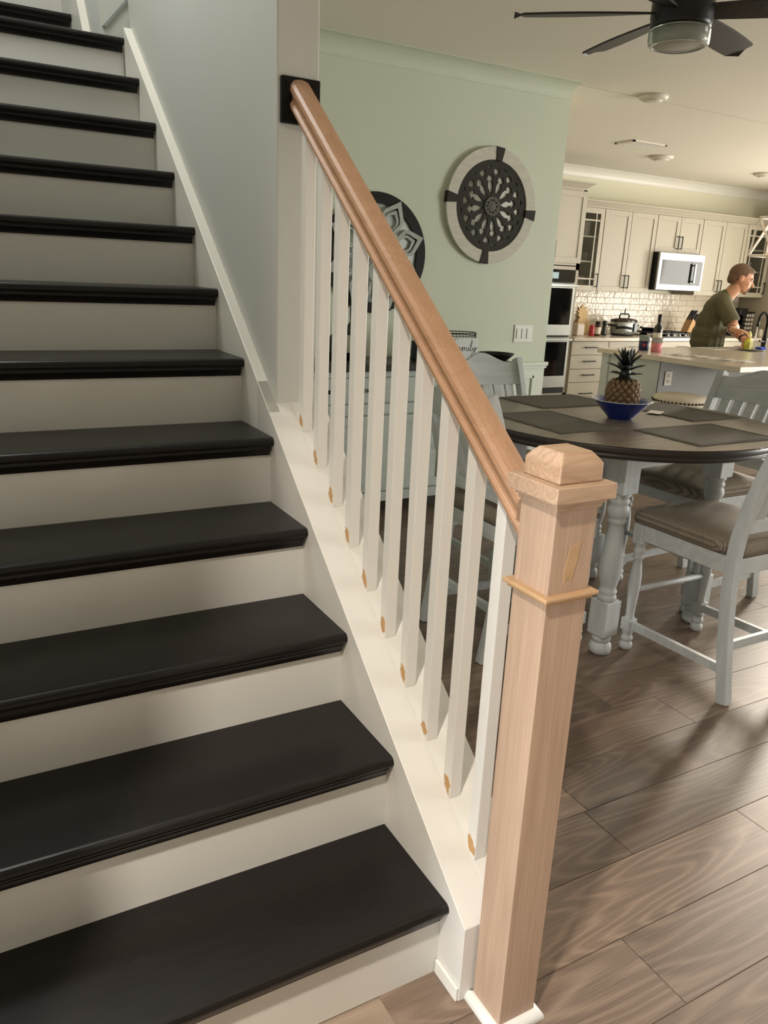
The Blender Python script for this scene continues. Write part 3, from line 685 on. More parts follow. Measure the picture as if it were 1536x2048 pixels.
for k in range(12):
    a = 2*PI*(k+0.5)/12-0.1
    def P2(r, t): return (r*math.cos(a)-t*math.sin(a), r*math.sin(a)+t*math.cos(a))
    holes.append([P2(r, t) for r, t in ((0.072, 0), (0.095, 0.013), (0.122, 0.0205), (0.143, 0.0195), (0.156, 0.011), (0.159, 0.024), (0.172, 0.0255), (0.186, 0.017), (0.197, 0), (0.186, -0.017), (0.172, -0.0255), (0.159, -0.024), (0.156, -0.011), (0.143, -0.0195), (0.122, -0.0205), (0.095, -0.013))])
    a += PI/12
    holes.append([P2(r, t) for r, t in ((0.185, 0), (0.205, 0.020), (0.225, 0.026), (0.233, 0.0), (0.225, -0.026), (0.205, -0.020))])
    a += PI/12
    holes.append([P2(r, t) for r, t in ((0.243, -0.022), (0.236, -0.006), (0.236, 0.006), (0.243, 0.022), (0.250, 0.0))])
plate('rosette', circ(AI, 96), holes, 0.010, M_char, a1, (0, -0.0155, 0), bev=0.0008)
M_med = mat('medallion_back', 'C4C7BE', 0.8, var=0.05)
B().lathe([(AI, 0), (AI, 0.003), (0.01, 0.003)], seg=64, M=Matrix.Rotation(PI/2, 4, 'X')).build('back_disc', M_med, a1).location = (0, -0.0068, 0)
B().lathe([(0.046, 0.010), (0.060, 0.012), (0.062, 0.028), (0.055, 0.031), (0.048, 0.027), (0.030, 0.029), (0.012, 0.033), (0.004, 0.033)], seg=40, M=Matrix.Rotation(PI/2, 4, 'X')).build('boss', mat('boss_grey', '55544C', 0.7, var=0.3, nscale=60), a1)
for k in range(10):
    a = 2*PI*k/10; B().ball((0.038*math.cos(a), -0.030, 0.038*math.sin(a)), (0.006, 0.004, 0.006), u=8, v=6).build('boss_petal', M_char, a1)
a2 = empty('wall_mandala', (1.605, 3.699, 1.575), 0, 'round black wall art with layered silver star petals behind the handrail', 'wall art')
M_blk = mat('art_black', '161614', 0.5, var=0.05)
M_silv = wood('art_silver', '8C928D', 'B4BAB4', axis=2, ring=4, fine=0.6, rough=0.6, stretch=5, base=3)
M_pale = mat('art_pale', 'B9C1BD', 0.6, var=0.03)
plate('black_ring', circ(0.36, 72), [circ(0.295, 72)], 0.014, M_blk, a2, (0, -0.008, 0))
B().lathe([(0.30, 0), (0.30, 0.004), (0.01, 0.004)], seg=64, M=Matrix.Rotation(PI/2, 4, 'X')).build('back_disc', M_pale, a2)
def starpetal(a, r0, r1, hw1, rm, inset):
    def P2(r, t): return (r*math.cos(a)-t*math.sin(a), r*math.sin(a)+t*math.cos(a))
    o_ = [P2(*p) for p in ((r0, -hw1*0.35), (rm, -hw1), (rm+0.03, -hw1*0.86), (r1, 0), (rm+0.03, hw1*0.86), (rm, hw1), (r0, hw1*0.35))]
    s_ = inset; hl = [P2(*p) for p in ((r0+s_, -hw1*0.35+s_*0.4), (rm-s_*0.1, -hw1+s_), (rm+0.03-s_*0.4, -hw1*0.86+s_), (r1-s_*2.0, 0), (rm+0.03-s_*0.4, hw1*0.86-s_), (rm-s_*0.1, hw1-s_), (r0+s_, hw1*0.35-s_*0.4))]
    return o_, hl
for k in range(8):
    a = 2*PI*k/8+0.32
    o_, hl = starpetal(a, 0.10, 0.352, 0.082, 0.235, 0.022); plate('star_petal', o_, [hl], 0.012, M_silv, a2, (0, -0.018, 0))
    o_, hl = starpetal(a, 0.12, 0.292, 0.052, 0.215, 0.014); plate('inner_petal', o_, [hl], 0.010, M_silv, a2, (0, -0.014, 0))
    o_, hl = starpetal(a+PI/8, 0.03, 0.185, 0.045, 0.115, 0.012); plate('centre_petal', o_, [hl], 0.010, M_silv, a2, (0, -0.024, 0))
# light switch
sw = empty('light_switch', (2.832, 3.699, 1.092), 0, 'white three-gang rocker switch plate on the sage wall', 'switch')
M_sw = mat('switch_white', 'CDD1CB', 0.35, var=0)
B().box(-0.082, 0.082, -0.006, 0, -0.062, 0.062, bev=0.003).build('plate', M_sw, sw)
for k in (-1, 0, 1): B().box(-0.0165, 0.0165, -0.011, -0.005, -0.034, 0.034, bev=0.002, M=Matrix.Translation((k*0.046, 0, 0))).build('rocker', M_sw, sw)
# ------------------------------------------------------------------ sideboard
sbx0, sbx1 = 0.98, 2.42; sbf = 3.25
sb = empty('sideboard', ((sbx0+sbx1)/2, 3.46, 0), 0, 'whitewashed sideboard with dark top against the sage wall behind the balusters', 'sideboard')
SB0 = Vector(((sbx0+sbx1)/2, 3.46, 0))
def sbp(b, name, m, par=None, bevel=0.0):
    o = b.build(name, m, par or sb, bevel=bevel); under(o, SB0); return o
M_sb = wood('sideboard_wash', 'A7B0AA', 'C2CAC4', axis=0, ring=4, fine=0.4, rough=0.5, stretch=6, base=1.5)
sbp(B().box(sbx0-0.02, sbx1+0.02, sbf-0.025, 3.668, 0.905, 0.945, bev=0.004), 'top', M_topedge)
sbp(B().box(sbx0, sbx1, sbf+0.02, 3.662, 0.12, 0.905), 'body', M_sb)
sbp(B().box(sbx0-0.005, sbx1+0.005, sbf-0.005, sbf+0.03, 0.10, 0.16, bev=0.003), 'base_rail', M_sb)
for x in (sbx0+0.03, sbx1-0.03):
    for y in (sbf+0.035, 3.64): sbp(B().box(x-0.025, x+0.025, y-0.025, y+0.025, 0, 0.12, bev=0.003), 'leg', M_sb)
sbp(B().box(sbx0, sbx1, sbf, sbf+0.02, 0.872, 0.905), 'top_rail', M_sb)
wd = (sbx1-sbx0-0.02)/3
for k in range(3):
    xa = sbx0+0.01+wd*k+0.004; xb = xa+wd-0.008
    for (z0, z1, nm) in ((0.718, 0.866, 'drawer'), (0.646, 0.710, 'panel_strip')):
        d = sbp(B().box(xa, xb, sbf, sbf+0.02, z0, z1, bev=0.003), nm, M_sb)
        if nm == 'drawer':
            for xx in (xa+0.1, xb-0.1): sbp(B().ball((xx, sbf-0.012, (z0+z1)/2), 0.013, u=12, v=8).box(xx-0.004, xx+0.004, sbf-0.008, sbf+0.002, (z0+z1)/2-0.004, (z0+z1)/2+0.004), 'knob', M_black, d)
    d = sbp(B().box(xa, xa+0.055, sbf, sbf+0.02, 0.17, 0.638, bev=0.002).box(xb-0.055, xb, sbf, sbf+0.02, 0.17, 0.638, bev=0.002).box(xa+0.05, xb-0.05, sbf, sbf+0.02, 0.585, 0.638, bev=0.002).box(xa+0.05, xb-0.05, sbf, sbf+0.02, 0.17, 0.225, bev=0.002).box(xa+0.05, xb-0.05, sbf+0.009, sbf+0.019, 0.22, 0.59), 'door', M_sb)
    sbp(B().ball((xb-0.03, sbf-0.012, 0.42), 0.013, u=12, v=8).box(xb-0.034, xb-0.026, sbf-0.008, sbf+0.002, 0.416, 0.424), 'knob', M_black, d)
# wire basket with small sign on the sideboard
bk = empty('wire_basket', (2.11, 3.50, 0.9455), 0, 'black wire basket on the sideboard holding cutlery and napkins', 'basket')
b = B(); rx, ry = 0.155, 0.10
def el(z, s_=1.0, n=40): return [(rx*s_*math.cos(2*PI*i/n), ry*s_*math.sin(2*PI*i/n), z) for i in range(n)]
M_wire = mat('wire_black', '141416', 0.4, 0.5, var=0)
B().tube(el(0.168), 0.0032, seg=6, closed=True).build('rim_wire', M_wire, bk)
B().tube(el(0.148), 0.0022, seg=6, closed=True).build('rim_wire', M_wire, bk)
B().tube(el(0.004, 0.92), 0.003, seg=6, closed=True).build('base_wire', M_wire, bk)
for i in range(40):
    a = 2*PI*i/40; ca, sa = math.cos(a), math.sin(a)
    B().tube([(rx*0.92*ca, ry*0.92*sa, 0.004), (rx*1.02*ca, ry*1.02*sa, 0.07), (rx*ca, ry*sa, 0.168)], 0.0016, seg=5).build('wire', M_wire, bk)
B().lathe([(0.01, 0.003), (1.0, 0.003), (1.0, 0.006), (0.01, 0.006)], seg=32, M=Matrix.Diagonal((rx*0.9, ry*0.9, 1, 1))).build('base_plate', M_wire, bk)
sg = empty('sign', (2.075, 3.335, 0.9455), 0, 'small white plaque with black script word leaning on the wire basket', 'sign')
B().box(-0.105, 0.105, -0.006, 0.006, 0, 0.145, bev=0.002).build('board', mat('sign_white', 'CBD0CE', 0.5, var=0.02), sg)
def script(pts_list, name, m, par, sc, off, th):
    for pts in pts_list:
        # smooth the stroke with Catmull-Rom
        P_ = [Vector((p[0], p[1])) for p in pts]; out = []
        for i in range(len(P_)-1):
            p0 = P_[max(i-1, 0)]; p1 = P_[i]; p2 = P_[i+1]; p3 = P_[min(i+2, len(P_)-1)]
            for t in (0, 0.25, 0.5, 0.75):
                out.append(0.5*((2*p1)+(-p0+p2)*t+(2*p0-5*p1+4*p2-p3)*t*t+(-p0+3*p1-3*p2+p3)*t**3))
        out.append(P_[-1])
        B().tube([(off[0]+p.x*sc, off[1], off[2]+p.y*sc) for p in out], th, seg=5).build(name, m, par)
# the word "family" in a flowing hand
fam = [[(1.0, 2.6), (0.2, 2.9), (-0.2, 2.0), (0.1, 0.4), (-0.3, -0.8)], [(-0.5, 1.3), (0.8, 1.5)],
       [(1.5, 1.0), (1.0, 0.9), (0.9, 0.1), (1.4, 0.2), (1.6, 1.0), (1.6, 0.1), (2.0, 0.3), (2.2, 1.0), (2.3, 0.1), (2.4, 0.8), (2.8, 0.9), (2.8, 0.1), (3.0, 0.9), (3.4, 0.8), (3.4, 0.1), (3.8, 0.4), (4.0, 1.0), (4.0, 0.15), (4.4, 0.4), (4.9, 2.2), (4.6, 2.4), (4.5, 0.3), (4.8, 0.1), (5.2, 0.9), (5.2, 0.3), (5.5, 0.2), (5.9, 1.0), (5.6, -0.6), (5.0, -1.2), (4.9, -0.7), (6.4, 0.9)],
       [(4.05, 1.45), (4.12, 1.55)]]
script(fam, 'lettering', M_black, sg, 0.0275, (-0.075, -0.0068, 0.062), 0.0012)
o = B().lathe([(0.06, 0.0), (0.07, 0.003), (0.115, 0.045), (0.118, 0.05), (0.113, 0.05), (0.066, 0.008), (0.01, 0.006)], seg=36).build('black_dish', M_blk); o.location = (2.335, 3.335, 0.9455); 
tag(o, 'shallow black dish on the sideboard end below the switch plate', 'dish')
M_cut = mat('amber_wood', '8A6430', 0.5, var=0.15)
o = B().box(-0.05, 0.05, -0.03, 0.03, 0.0, 0.075, bev=0.004).build('napkin_box', M_cut); o.location = (2.195, 3.50, 0.952); tag(o, 'amber wooden box standing inside the black wire basket', 'box')
# bottles and boxes seen between balusters
def bottle(name, loc, lab, m, cap, h=0.30, r=0.038, label=None, cat='bottle'):
    o = empty(name, loc, 0, lab, cat)
    B().lathe([(r*0.9, 0), (r, 0.006), (r, h*0.58), (r*0.85, h*0.66), (r*0.4, h*0.74), (r*0.36, h*0.93), (0.01, h*0.93)], seg=24).build('glass', m, o)
    B().lathe([(r*0.40, h*0.82), (r*0.42, h*0.83), (r*0.42, h), (r*0.36, h*1.005), (0.01, h*1.005)], seg=20).build('capsule', cap, o)
    if label: B().lathe([(r*1.012, h*0.16), (r*1.015, h*0.17), (r*1.015, h*0.48), (r*1.012, h*0.49)], seg=24, cap=False).build('label', label, o)
    return o
M_wine = mat('wine_glass_dark', '0E0F0C', 0.08, var=0, coat=0.4)
M_label = mat('label_cream', 'DDD7C8', 0.6, var=0.08, nscale=60)
bottle('wine_bottle', (1.335, 3.45, 0.9455), 'dark bottle on the sideboard seen between the upper balusters', M_wine, M_black, 0.31, 0.036, M_label)
bottle('glass_bottle', (1.215, 3.44, 0.9455), 'smaller dark bottle on the sideboard nearest the stair wall', M_wine, M_label, 0.22, 0.032)
o = B().box(-0.05, 0.05, -0.04, 0.04, 0, 0.12, bev=0.006).box(-0.03, 0.03, -0.025, 0.025, 0.12, 0.128, bev=0.003).build('storage_tin', mat('navy_tin', '1D2430', 0.35, var=0.05)); o.location = (1.81, 3.42, 0.9455)
tag(o, 'dark navy tin on the sideboard seen just under the handrail', 'tin')
# ------------------------------------------------------------------ kitchen cabinets
M_toe = mat('toe_kick', '3A352E', 0.7, var=0.05)
M_hand = mat('bar_pull_black', '15140F', 0.35, 0.4, var=0)
def bar_pull(par, x, y, z, length, vert=True, off=Vector((0, 0, 0))):
    b = B()
    if vert:
        b.box(x-0.006, x+0.006, y-0.034, y-0.024, z, z+length, bev=0.002).box(x-0.005, x+0.005, y-0.026, y, z+0.002, z+0.012).box(x-0.005, x+0.005, y-0.026, y, z+length-0.012, z+length-0.002)
    else:
        b.box(x, x+length, y-0.034, y-0.024, z-0.006, z+0.006, bev=0.002).box(x+0.002, x+0.012, y-0.026, y, z-0.005, z+0.005).box(x+length-0.012, x+length-0.002, y-0.026, y, z-0.005, z+0.005)
    o = b.build('pull', M_hand, par); under(o, off); return o
def shaker(par, name, x0, x1, y, z0, z1, off, rail=0.058, m=None, glass=False):
    m = m or M_cab; b = B(); t = 0.02
    b.box(x0, x0+rail, y-t, y, z0, z1, bev=0.0015, seg=1).box(x1-rail, x1, y-t, y, z0, z1, bev=0.0015, seg=1)
    b.box(x0+rail, x1-rail, y-t, y, z0, z0+rail, bev=0.0015, seg=1).box(x0+rail, x1-rail, y-t, y, z1-rail, z1, bev=0.0015, seg=1)
    d = b.build(name, m, par); under(d, off)
    if not glass:
        p = B().box(x0+rail-0.004, x1-rail+0.004, y-t+0.010, y-0.002, z0+rail-0.004, z1-rail+0.004).build('door_panel', m, d); under(p, off)
    return d
def cab_empty(name, x, y, z, lab):
    o = empty(name, (x, y, z), 0, lab, 'cabinet', None); return o, Vector((x, y, z))
KW = 6.4995; UF = 6.17; BF = 5.89   # wall, upper carcass front, base carcass front (doors sit 2 cm proud)
UZ0, UZ1 = 1.383, 2.275
def crown(par, off, x0, x1, yf, z0, z1, m, left=True, p=0.06, right=True):
    pr = [(0, 0), (0, 0.016), (0.008, 0.022), (p*0.75, z1-z0-0.02), (p, z1-z0-0.016), (p, z1-z0), (-0.02, z1-z0), (-0.02, 0)]
    b = B(); rows = []
    for (x, sx) in ((x0, -1 if left else 0), (x1, 1 if right else 0)):
        rows.append([b.bm.verts.new((x+sx*max(u, 0), yf-u, z0+v)) for u, v in pr])
    n_ = len(pr)
    for k in range(n_):
        j = (k+1) % n_; b.bm.faces.new((rows[0][k], rows[0][j], rows[1][j], rows[1][k]))
    b.bm.faces.new(rows[0]); b.bm.faces.new(list(reversed(rows[1])))
    o = b.build('crown', m, par); under(o, off); return o
# tall oven tower
ox0, ox1 = 4.42, 5.285
tw, T0 = cab_empty('oven_cabinet', 4.85, 6.2, 0, 'tall greige oven cabinet beside the end of the sage wall')
def tp(b, name, m, par=None): o = b.build(name, m, par or tw); under(o, T0); return o
tp(B().box(ox0, ox0+0.03, BF, KW, 0, 2.40).box(ox1-0.045, ox1, BF, KW, 0, 2.40).box(ox0, ox1, BF, KW, 1.63, 2.40).box(ox0, ox1, BF+0.4, KW, 0, 1.63).box(ox0, ox1, BF, KW, 0.0, 0.27).box(ox0, ox1, BF, BF+0.02, 1.595, 1.64), 'body', M_cab)
crown(tw, T0, ox0, ox1, BF, 2.40, 2.475, M_cab)
mid = (ox0+ox1)/2
for k, (xa, xb) in enumerate(((ox0+0.004, mid-0.002), (mid+0.002, ox1-0.004))):
    d = shaker(tw, 'door', xa, xb, BF, 1.665, 2.385, T0); bar_pull(d, xb-0.03 if k == 0 else xa+0.03, BF-0.02, 1.71, 0.17, True, T0)
ov = empty('wall_oven', (4.85, 5.9, 0.27), 0, 'stainless double wall oven with dark glass doors in the tall cabinet', 'oven')
V0 = Vector((4.85, 5.9, 0.27)); oxa, oxb = ox0+0.032, ox1-0.047
def vp(b, name, m, par=None): o = b.build(name, m, par or ov); under(o, V0); return o
yo = BF-0.012
vp(B().box(oxa, oxb, BF+0.002, BF+0.38, 0.275, 1.592), 'carcass', M_black)
vp(B().box(oxa, oxb, yo, BF+0.001, 1.47, 1.592, bev=0.002), 'control_panel', M_glassdark)
vp(B().box(oxa+0.33, oxa+0.55, yo-0.001, yo+0.002, 1.50, 1.565), 'display', mat('oven_display', '93A9AC', 0.2, var=0, emit=('A9C4C8', 0.25)))
for (z0, z1, st0) in ((0.905, 1.455, 1.02), (0.335, 0.885, 0.465)):
    d = vp(B().box(oxa, oxb, yo-0.012, BF+0.001, z0, z1, bev=0.003), 'oven_door', M_steel)
    vp(B().box(oxa+0.02, oxb-0.03, yo-0.014, yo-0.010, st0, z1-0.05), 'door_glass', M_glassdark, d)
    vp(B().box(oxa+0.01, oxb-0.005, yo-0.07, yo-0.045, z1-0.037, z1-0.008, bev=0.006).box(oxa+0.05, oxa+0.07, yo-0.05, yo-0.010, z1-0.03, z1-0.014).box(oxb-0.07, oxb-0.05, yo-0.05, yo-0.010, z1-0.03, z1-0.014), 'handle', M_steel, d)
vp(B().box(oxa, oxb, yo, BF+0.001, 0.275, 0.328), 'vent_grille', M_black)
# wall cabinets
def upper(name, x0, x1, z0, z1, lab, doors, glass=False):
    c, O_ = cab_empty(name, (x0+x1)/2, 6.33, z0, lab)
    def P_(b, nm, m, par=None): o = b.build(nm, m, par or c); under(o, O_); return o
    if not glass: P_(B().box(x0, x1, UF, KW, z0, z1), 'body', M_cab)
    else:
        t = 0.018; P_(B().box(x0, x0+t, UF, KW, z0, z1).box(x1-t, x1, UF, KW, z0, z1).box(x0, x1, UF, KW, z0, z0+t).box(x0, x1, UF, KW, z1-t, z1), 'body', M_cab)
        P_(B().box(x0+t, x1-t, KW-0.012, KW, z0+t, z1-t), 'back_panel', mat('cab_inside', '5B544A', 0.7, var=0.05))
        for z in (z0+(z1-z0)*0.36, z0+(z1-z0)*0.66): P_(B().box(x0+t, x1-t, UF+0.02, KW-0.013, z-0.009, z+0.009), 'shelf', M_cab)
    w_ = (x1-x0)/doors
    for k in range(doors):
        xa, xb = x0+w_*k+0.003, x0+w_*(k+1)-0.003
        d = shaker(c, 'door', xa, xb, UF, z0+0.003, z1-0.003, O_, glass=glass)
        px = (xb-0.028 if k == 0 else xa+0.028)
        bar_pull(d, px, UF-0.02, z0+0.045, 0.15, True, O_)
        if glass:
            P_(B().box(xa+0.056, xb-0.056, UF-0.010, UF-0.006, z0+0.06, z1-0.06), 'pane', M_glass, d)
            for xx in (xa+0.058+0.055, xb-0.058-0.055): P_(B().box(xx-0.008, xx+0.008, UF-0.016, UF-0.004, z0+0.058, z1-0.058), 'muntin', M_cab, d)
            for zz in (z0+0.058+0.075, z1-0.058-0.075): P_(B().box(xa+0.056, xb-0.056, UF-0.0165, UF-0.004, zz-0.008, zz+0.008), 'muntin', M_cab, d)
    return c
upper('glass_cabinet', 5.40, 5.824, UZ0, UZ1, 'glass-door wall cabinet with stacked dishes beside the oven tower', 1, True)
upper('wall_cabinet', 5.828, 6.662, UZ0, UZ1, 'tall two-door wall cabinet left of the microwave', 2)
upper('wall_cabinet', 6.666, 7.448, 1.86, UZ1, 'short two-door wall cabinet above the microwave', 2)
upper('wall_cabinet', 7.452, 8.286, UZ0, UZ1, 'tall two-door wall cabinet behind the man, right of the microwave', 2)
upper('glass_cabinet', 8.29, 8.79, UZ0, UZ1, 'glass-door wall cabinet at the right edge beside the tall cabinet', 1, True)
structure(B().box(5.286, 5.399, UF, KW, UZ0, UZ1).build('trim_7', M_cab))
cr = empty('cabinet_crown', (7.1, 6.2, UZ1), 0, 'stepped greige crown moulding running along the wall cabinet tops', 'moulding'); crown(cr, Vector((7.1, 6.2, UZ1)), 5.287, 8.79, UF-0.005, UZ1+0.001, 2.352, M_cab, left=False, p=0.05, right=False)
# dishes in the glass cabinets
M_plate = mat('stoneware', 'B5AA9C', 0.35, var=0.08); M_plate2 = mat('stoneware_dark', '7B7168', 0.35, var=0.08)
def stack(x, y, z, r, n_, lab, dz=0.012, m=None):
    for k in range(n_):
        o = B().lathe([(r*0.55, 0), (r*0.6, 0.002), (r*0.98, 0.016), (r, 0.019), (r*0.96, 0.019), (r*0.58, 0.006), (0.005, 0.005)], seg=24).build('plate', m or M_plate); o.location = (x, y, z+dz*k)
        tag(o, lab, 'plate', lab)
g0 = UZ0+0.018; g1 = UZ0+(UZ1-UZ0)*0.36+0.009; g2 = UZ0+(UZ1-UZ0)*0.66+0.009
stack(5.66, 6.33, g0+0.0005, 0.10, 12, 'plate in the stack on the bottom shelf of the glass cabinet by the oven')
stack(5.66, 6.33, g1+0.0005, 0.10, 7, 'plate in the stack on the middle shelf of the glass cabinet by the oven', m=M_plate2)
stack(5.66, 6.33, g2+0.0005, 0.095, 13, 'plate in the tall stack on the top shelf of the glass cabinet by the oven')
M_tumb = mat('tumbler_glass', 'DDE4E0', 0.05, trans=0.8, var=0, ior=1.2)
for (x, z, lab) in ((8.44, g2, 'left glass on the top shelf of the right glass cabinet'), (8.60, g2, 'right glass on the top shelf of the right glass cabinet'), (8.44, g1, 'left glass on the middle shelf of the right glass cabinet'), (8.60, g1, 'right glass on the middle shelf of the right glass cabinet'), (8.5, g0, 'glass on the bottom shelf of the right glass cabinet')):
    o = B().lathe([(0.036, 0), (0.045, 0.003), (0.052, 0.12), (0.049, 0.12), (0.043, 0.008), (0.004, 0.006)], seg=20).build('drinking_glass', M_tumb); o.location = (x, 6.32, z+0.0005); tag(o, lab, 'glass', 'glasses in the right glass cabinet')
# tall pantry cabinet at the right edge
pt, P0 = cab_empty('pantry_cabinet', 9.0, 6.1, 0, 'tall greige cabinet closing the kitchen run at the right edge')
o = B().box(8.795, 9.195, 5.80, KW, 0, 2.40).build('body', M_cab, pt); under(o, P0)
crown(pt, P0, 8.795, 9.19, 5.80, 2.40, 2.475, M_cab, right=False)
d = shaker(pt, 'door', 8.80, 9.19, 5.80, 0.1, 1.3, P0); d = shaker(pt, 'door', 8.80, 9.19, 5.80, 1.305, 2.385, P0)
# microwave
mw = empty('microwave', (7.057, 6.25, 1.43), 0, 'stainless over-the-range microwave with dark glass door under the short cabinet', 'microwave'); W0 = Vector((7.057, 6.25, 1.43))
def mp(b, name, m, par=None): o = b.build(name, m, par or mw); under(o, W0); return o
mx0, mx1, mf = 6.668, 7.446, 6.05
mp(B().box(mx0, mx1, mf+0.03, KW-0.01, 1.435, 1.857, bev=0.003), 'case', M_black)
d = mp(B().box(mx0, mx1, mf, mf+0.029, 1.432, 1.857, bev=0.004), 'door', M_steel)
mp(B().box(mx0+0.05, mx0+0.56, mf-0.003, mf+0.002, 1.495, 1.775, bev=0.002), 'door_window', M_glassdark, d)
mp(B().box(mx0+0.565, mx1-0.03, mf-0.003, mf+0.002, 1.495, 1.775, bev=0.002), 'control_panel', M_glassdark, d)
mp(B().box(mx0+0.575, mx0+0.605, mf-0.045, mf-0.028, 1.52, 1.75, bev=0.006).box(mx0+0.582, mx0+0.598, mf-0.03, mf, 1.535, 1.55).box(mx0+0.582, mx0+0.598, mf-0.03, mf, 1.72, 1.735), 'handle', M_steel, d)
mp(B().box(mx0+0.03, mx1-0.15, mf+0.05, KW-0.05, 1.425, 1.436), 'vent_filter', M_toe)
# base cabinets
def base_cab(x0, x1, lab, kind):
    c, O_ = cab_empty('base_cabinet', (x0+x1)/2, 6.2, 0, lab)
    o = B().box(x0, x1, BF, KW, 0.10, 0.845).build('body', M_cab, c); under(o, O_)
    o = B().box(x0, x1, BF+0.06, KW, 0, 0.10).build('toe_kick', M_toe, c); under(o, O_)
    zs = [(0.692, 0.838), (0.536, 0.686), (0.385, 0.530), (0.115, 0.379)] if kind == 'drawers' else [(0.692, 0.838)]
    for z0, z1 in zs:
        d = B().box(x0+0.003, x1-0.003, BF-0.02, BF, z0, z1, bev=0.002).build('drawer', M_cab, c); under(d, O_)
        bar_pull(d, (x0+x1)/2-0.085, BF-0.02, (z0+z1)/2+0.01, 0.17, False, O_)
    if kind != 'drawers':
        m_ = (x0+x1)/2
        for k, (xa, xb) in enumerate(((x0+0.003, m_-0.002), (m_+0.002, x1-0.003))):
            d = shaker(c, 'door', xa, xb, BF, 0.115, 0.686, O_); bar_pull(d, xb-0.03 if k == 0 else xa+0.03, BF-0.02, 0.50, 0.15, True, O_)
base_cab(5.288, 5.846, 'four-drawer base cabinet next to the oven tower', 'drawers')
base_cab(5.850, 6.66, 'two-door base cabinet under the slow cooker', 'doors')
base_cab(6.664, 7.45, 'two-door base cabinet under the cooktop', 'doors')
base_cab(7.454, 8.79, 'wide base cabinet behind the man', 'doors')
ct = B().box(5.288, 8.793, 5.845, KW, 0.8455, 0.882, bev=0.003).build('worktop', M_quartz); tag(ct, 'long cream quartz worktop running under the backsplash', 'worktop')
# backsplash tiles
def tilemat():
    m, n, l, b_ = newmat('zellige'); b_.inputs['Base Color'].default_value = (*lin('DDD2C0'), 1); b_.inputs['Roughness'].default_value = 0.12
    tc = n.new('ShaderNodeTexCoord'); oi = n.new('ShaderNodeObjectInfo'); ad = n.new('ShaderNodeVectorMath'); ad.operation = 'ADD'
    sc = n.new('ShaderNodeVectorMath'); sc.operation = 'SCALE'; sc.inputs[0].default_value = (9, 5, 7); l.new(oi.outputs['Random'], sc.inputs['Scale'])
    l.new(tc.outputs['Object'], ad.inputs[0]); l.new(sc.outputs[0], ad.inputs[1])
    nz = n.new('ShaderNodeTexNoise'); nz.inputs['Scale'].default_value = 22; nz.inputs['Detail'].default_value = 1; l.new(ad.outputs[0], nz.inputs['Vector'])
    bp = n.new('ShaderNodeBump'); bp.inputs['Strength'].default_value = 0.7; bp.inputs['Distance'].default_value = 0.012; l.new(nz.outputs['Fac'], bp.inputs['Height']); l.new(bp.outputs[0], b_.inputs['Normal'])
    return m
M_tile = tilemat()
bs = B().box(5.288, 8.79, KW-0.004, KW, 0.8825, 1.382).build('wall_backsplash', mat('grout', 'B4A893', 0.8, var=0.05)); structure(bs)
tH = 0.0715; tW = 0.29
tm_ = B().box(-tW/2+0.002, tW/2-0.002, -0.006, 0, -tH/2+0.002, tH/2-0.002, bev=0.002, seg=1).mesh('tile'); tm_.materials.append(M_tile)
tmh = B().box(-tW/4+0.002, tW/4-0.002, -0.006, 0, -tH/2+0.002, tH/2-0.002, bev=0.002, seg=1).mesh('tile'); tmh.materials.append(M_tile)
for r in range(7):
    z = 0.8825+tH*(r+0.5); x = 5.29+(tW/2 if r % 2 else 0)
    if r % 2: link('tile', tmh, None, bs, (5.29+tW/4, KW-0.004, z))
    while x+tW < 8.79:
        o = link('tile', tm_, None, bs, (x+tW/2, KW-0.004-random.uniform(0, 0.001), z)); o.rotation_euler = (random.uniform(-.012, .012), 0, random.uniform(-.006, .006)); x += tW
# ------------------------------------------------------------------ things on the worktop
ZC = 0.8825
sc_ = empty('slow_cooker', (6.37, 6.20, ZC), 0, 'oval stainless slow cooker with black lid clips on the worktop', 'slow cooker')
ov_ = Matrix.Diagonal((1.0, 0.78, 1, 1))
B().lathe([(0.145, 0.018), (0.155, 0.022), (0.165, 0.06), (0.172, 0.165), (0.165, 0.17), (0.02, 0.17)], seg=40, M=ov_).build('pot', M_steel, sc_)
B().lathe([(0.13, 0.0), (0.148, 0.004), (0.158, 0.02), (0.15, 0.026), (0.02, 0.026)], seg=40, M=ov_).build('base', M_black, sc_)
B().lathe([(0.178, 0.166), (0.18, 0.172), (0.178, 0.186), (0.165, 0.192), (0.11, 0.205), (0.02, 0.212)], seg=40, M=ov_).build('lid', mat('lid_brown', '2A211C', 0.12, var=0.05, coat=0.5), sc_)
B().tube([(-0.075, 0, 0.205), (-0.078, 0, 0.235), (-0.06, 0, 0.252), (0.06, 0, 0.252), (0.078, 0, 0.235), (0.075, 0, 0.205)], 0.009, seg=8).build('lid_handle', M_black, sc_)
B().tube([(0.0, 0, 0.24), (0.002, 0, 0.29), (0.008, 0, 0.315)], 0.006, seg=8).build('probe', M_black, sc_)
for s_ in (-1, 1):
    B().tube([(s_*0.155, -0.06, 0.125), (s_*0.20, -0.05, 0.12), (s_*0.20, 0.05, 0.12), (s_*0.155, 0.06, 0.125)], 0.012, seg=8).build('side_handle', M_black, sc_)
b = B()
for i in range(9): pass
fr = []
for i in range(13):
    a = math.radians(200+70*i/12); fr.append(Vector((0.176*math.cos(a), 0.176*0.78*math.sin(a), 0.09+0.012*math.sin(PI*i/12))))
B().tube(fr, 0.016, seg=8).build('front_handle', M_black, sc_)
B().box(-0.045, 0.045, -0.004, 0.004, -0.05, 0.055, bev=0.003).build('control_panel', mat('cooker_panel', 'A9B0B6', 0.3, var=0.05), sc_).matrix_local = Matrix.Translation((0.082, -0.126, 0.10)) @ Matrix.Rotation(0.42, 4, 'Z')
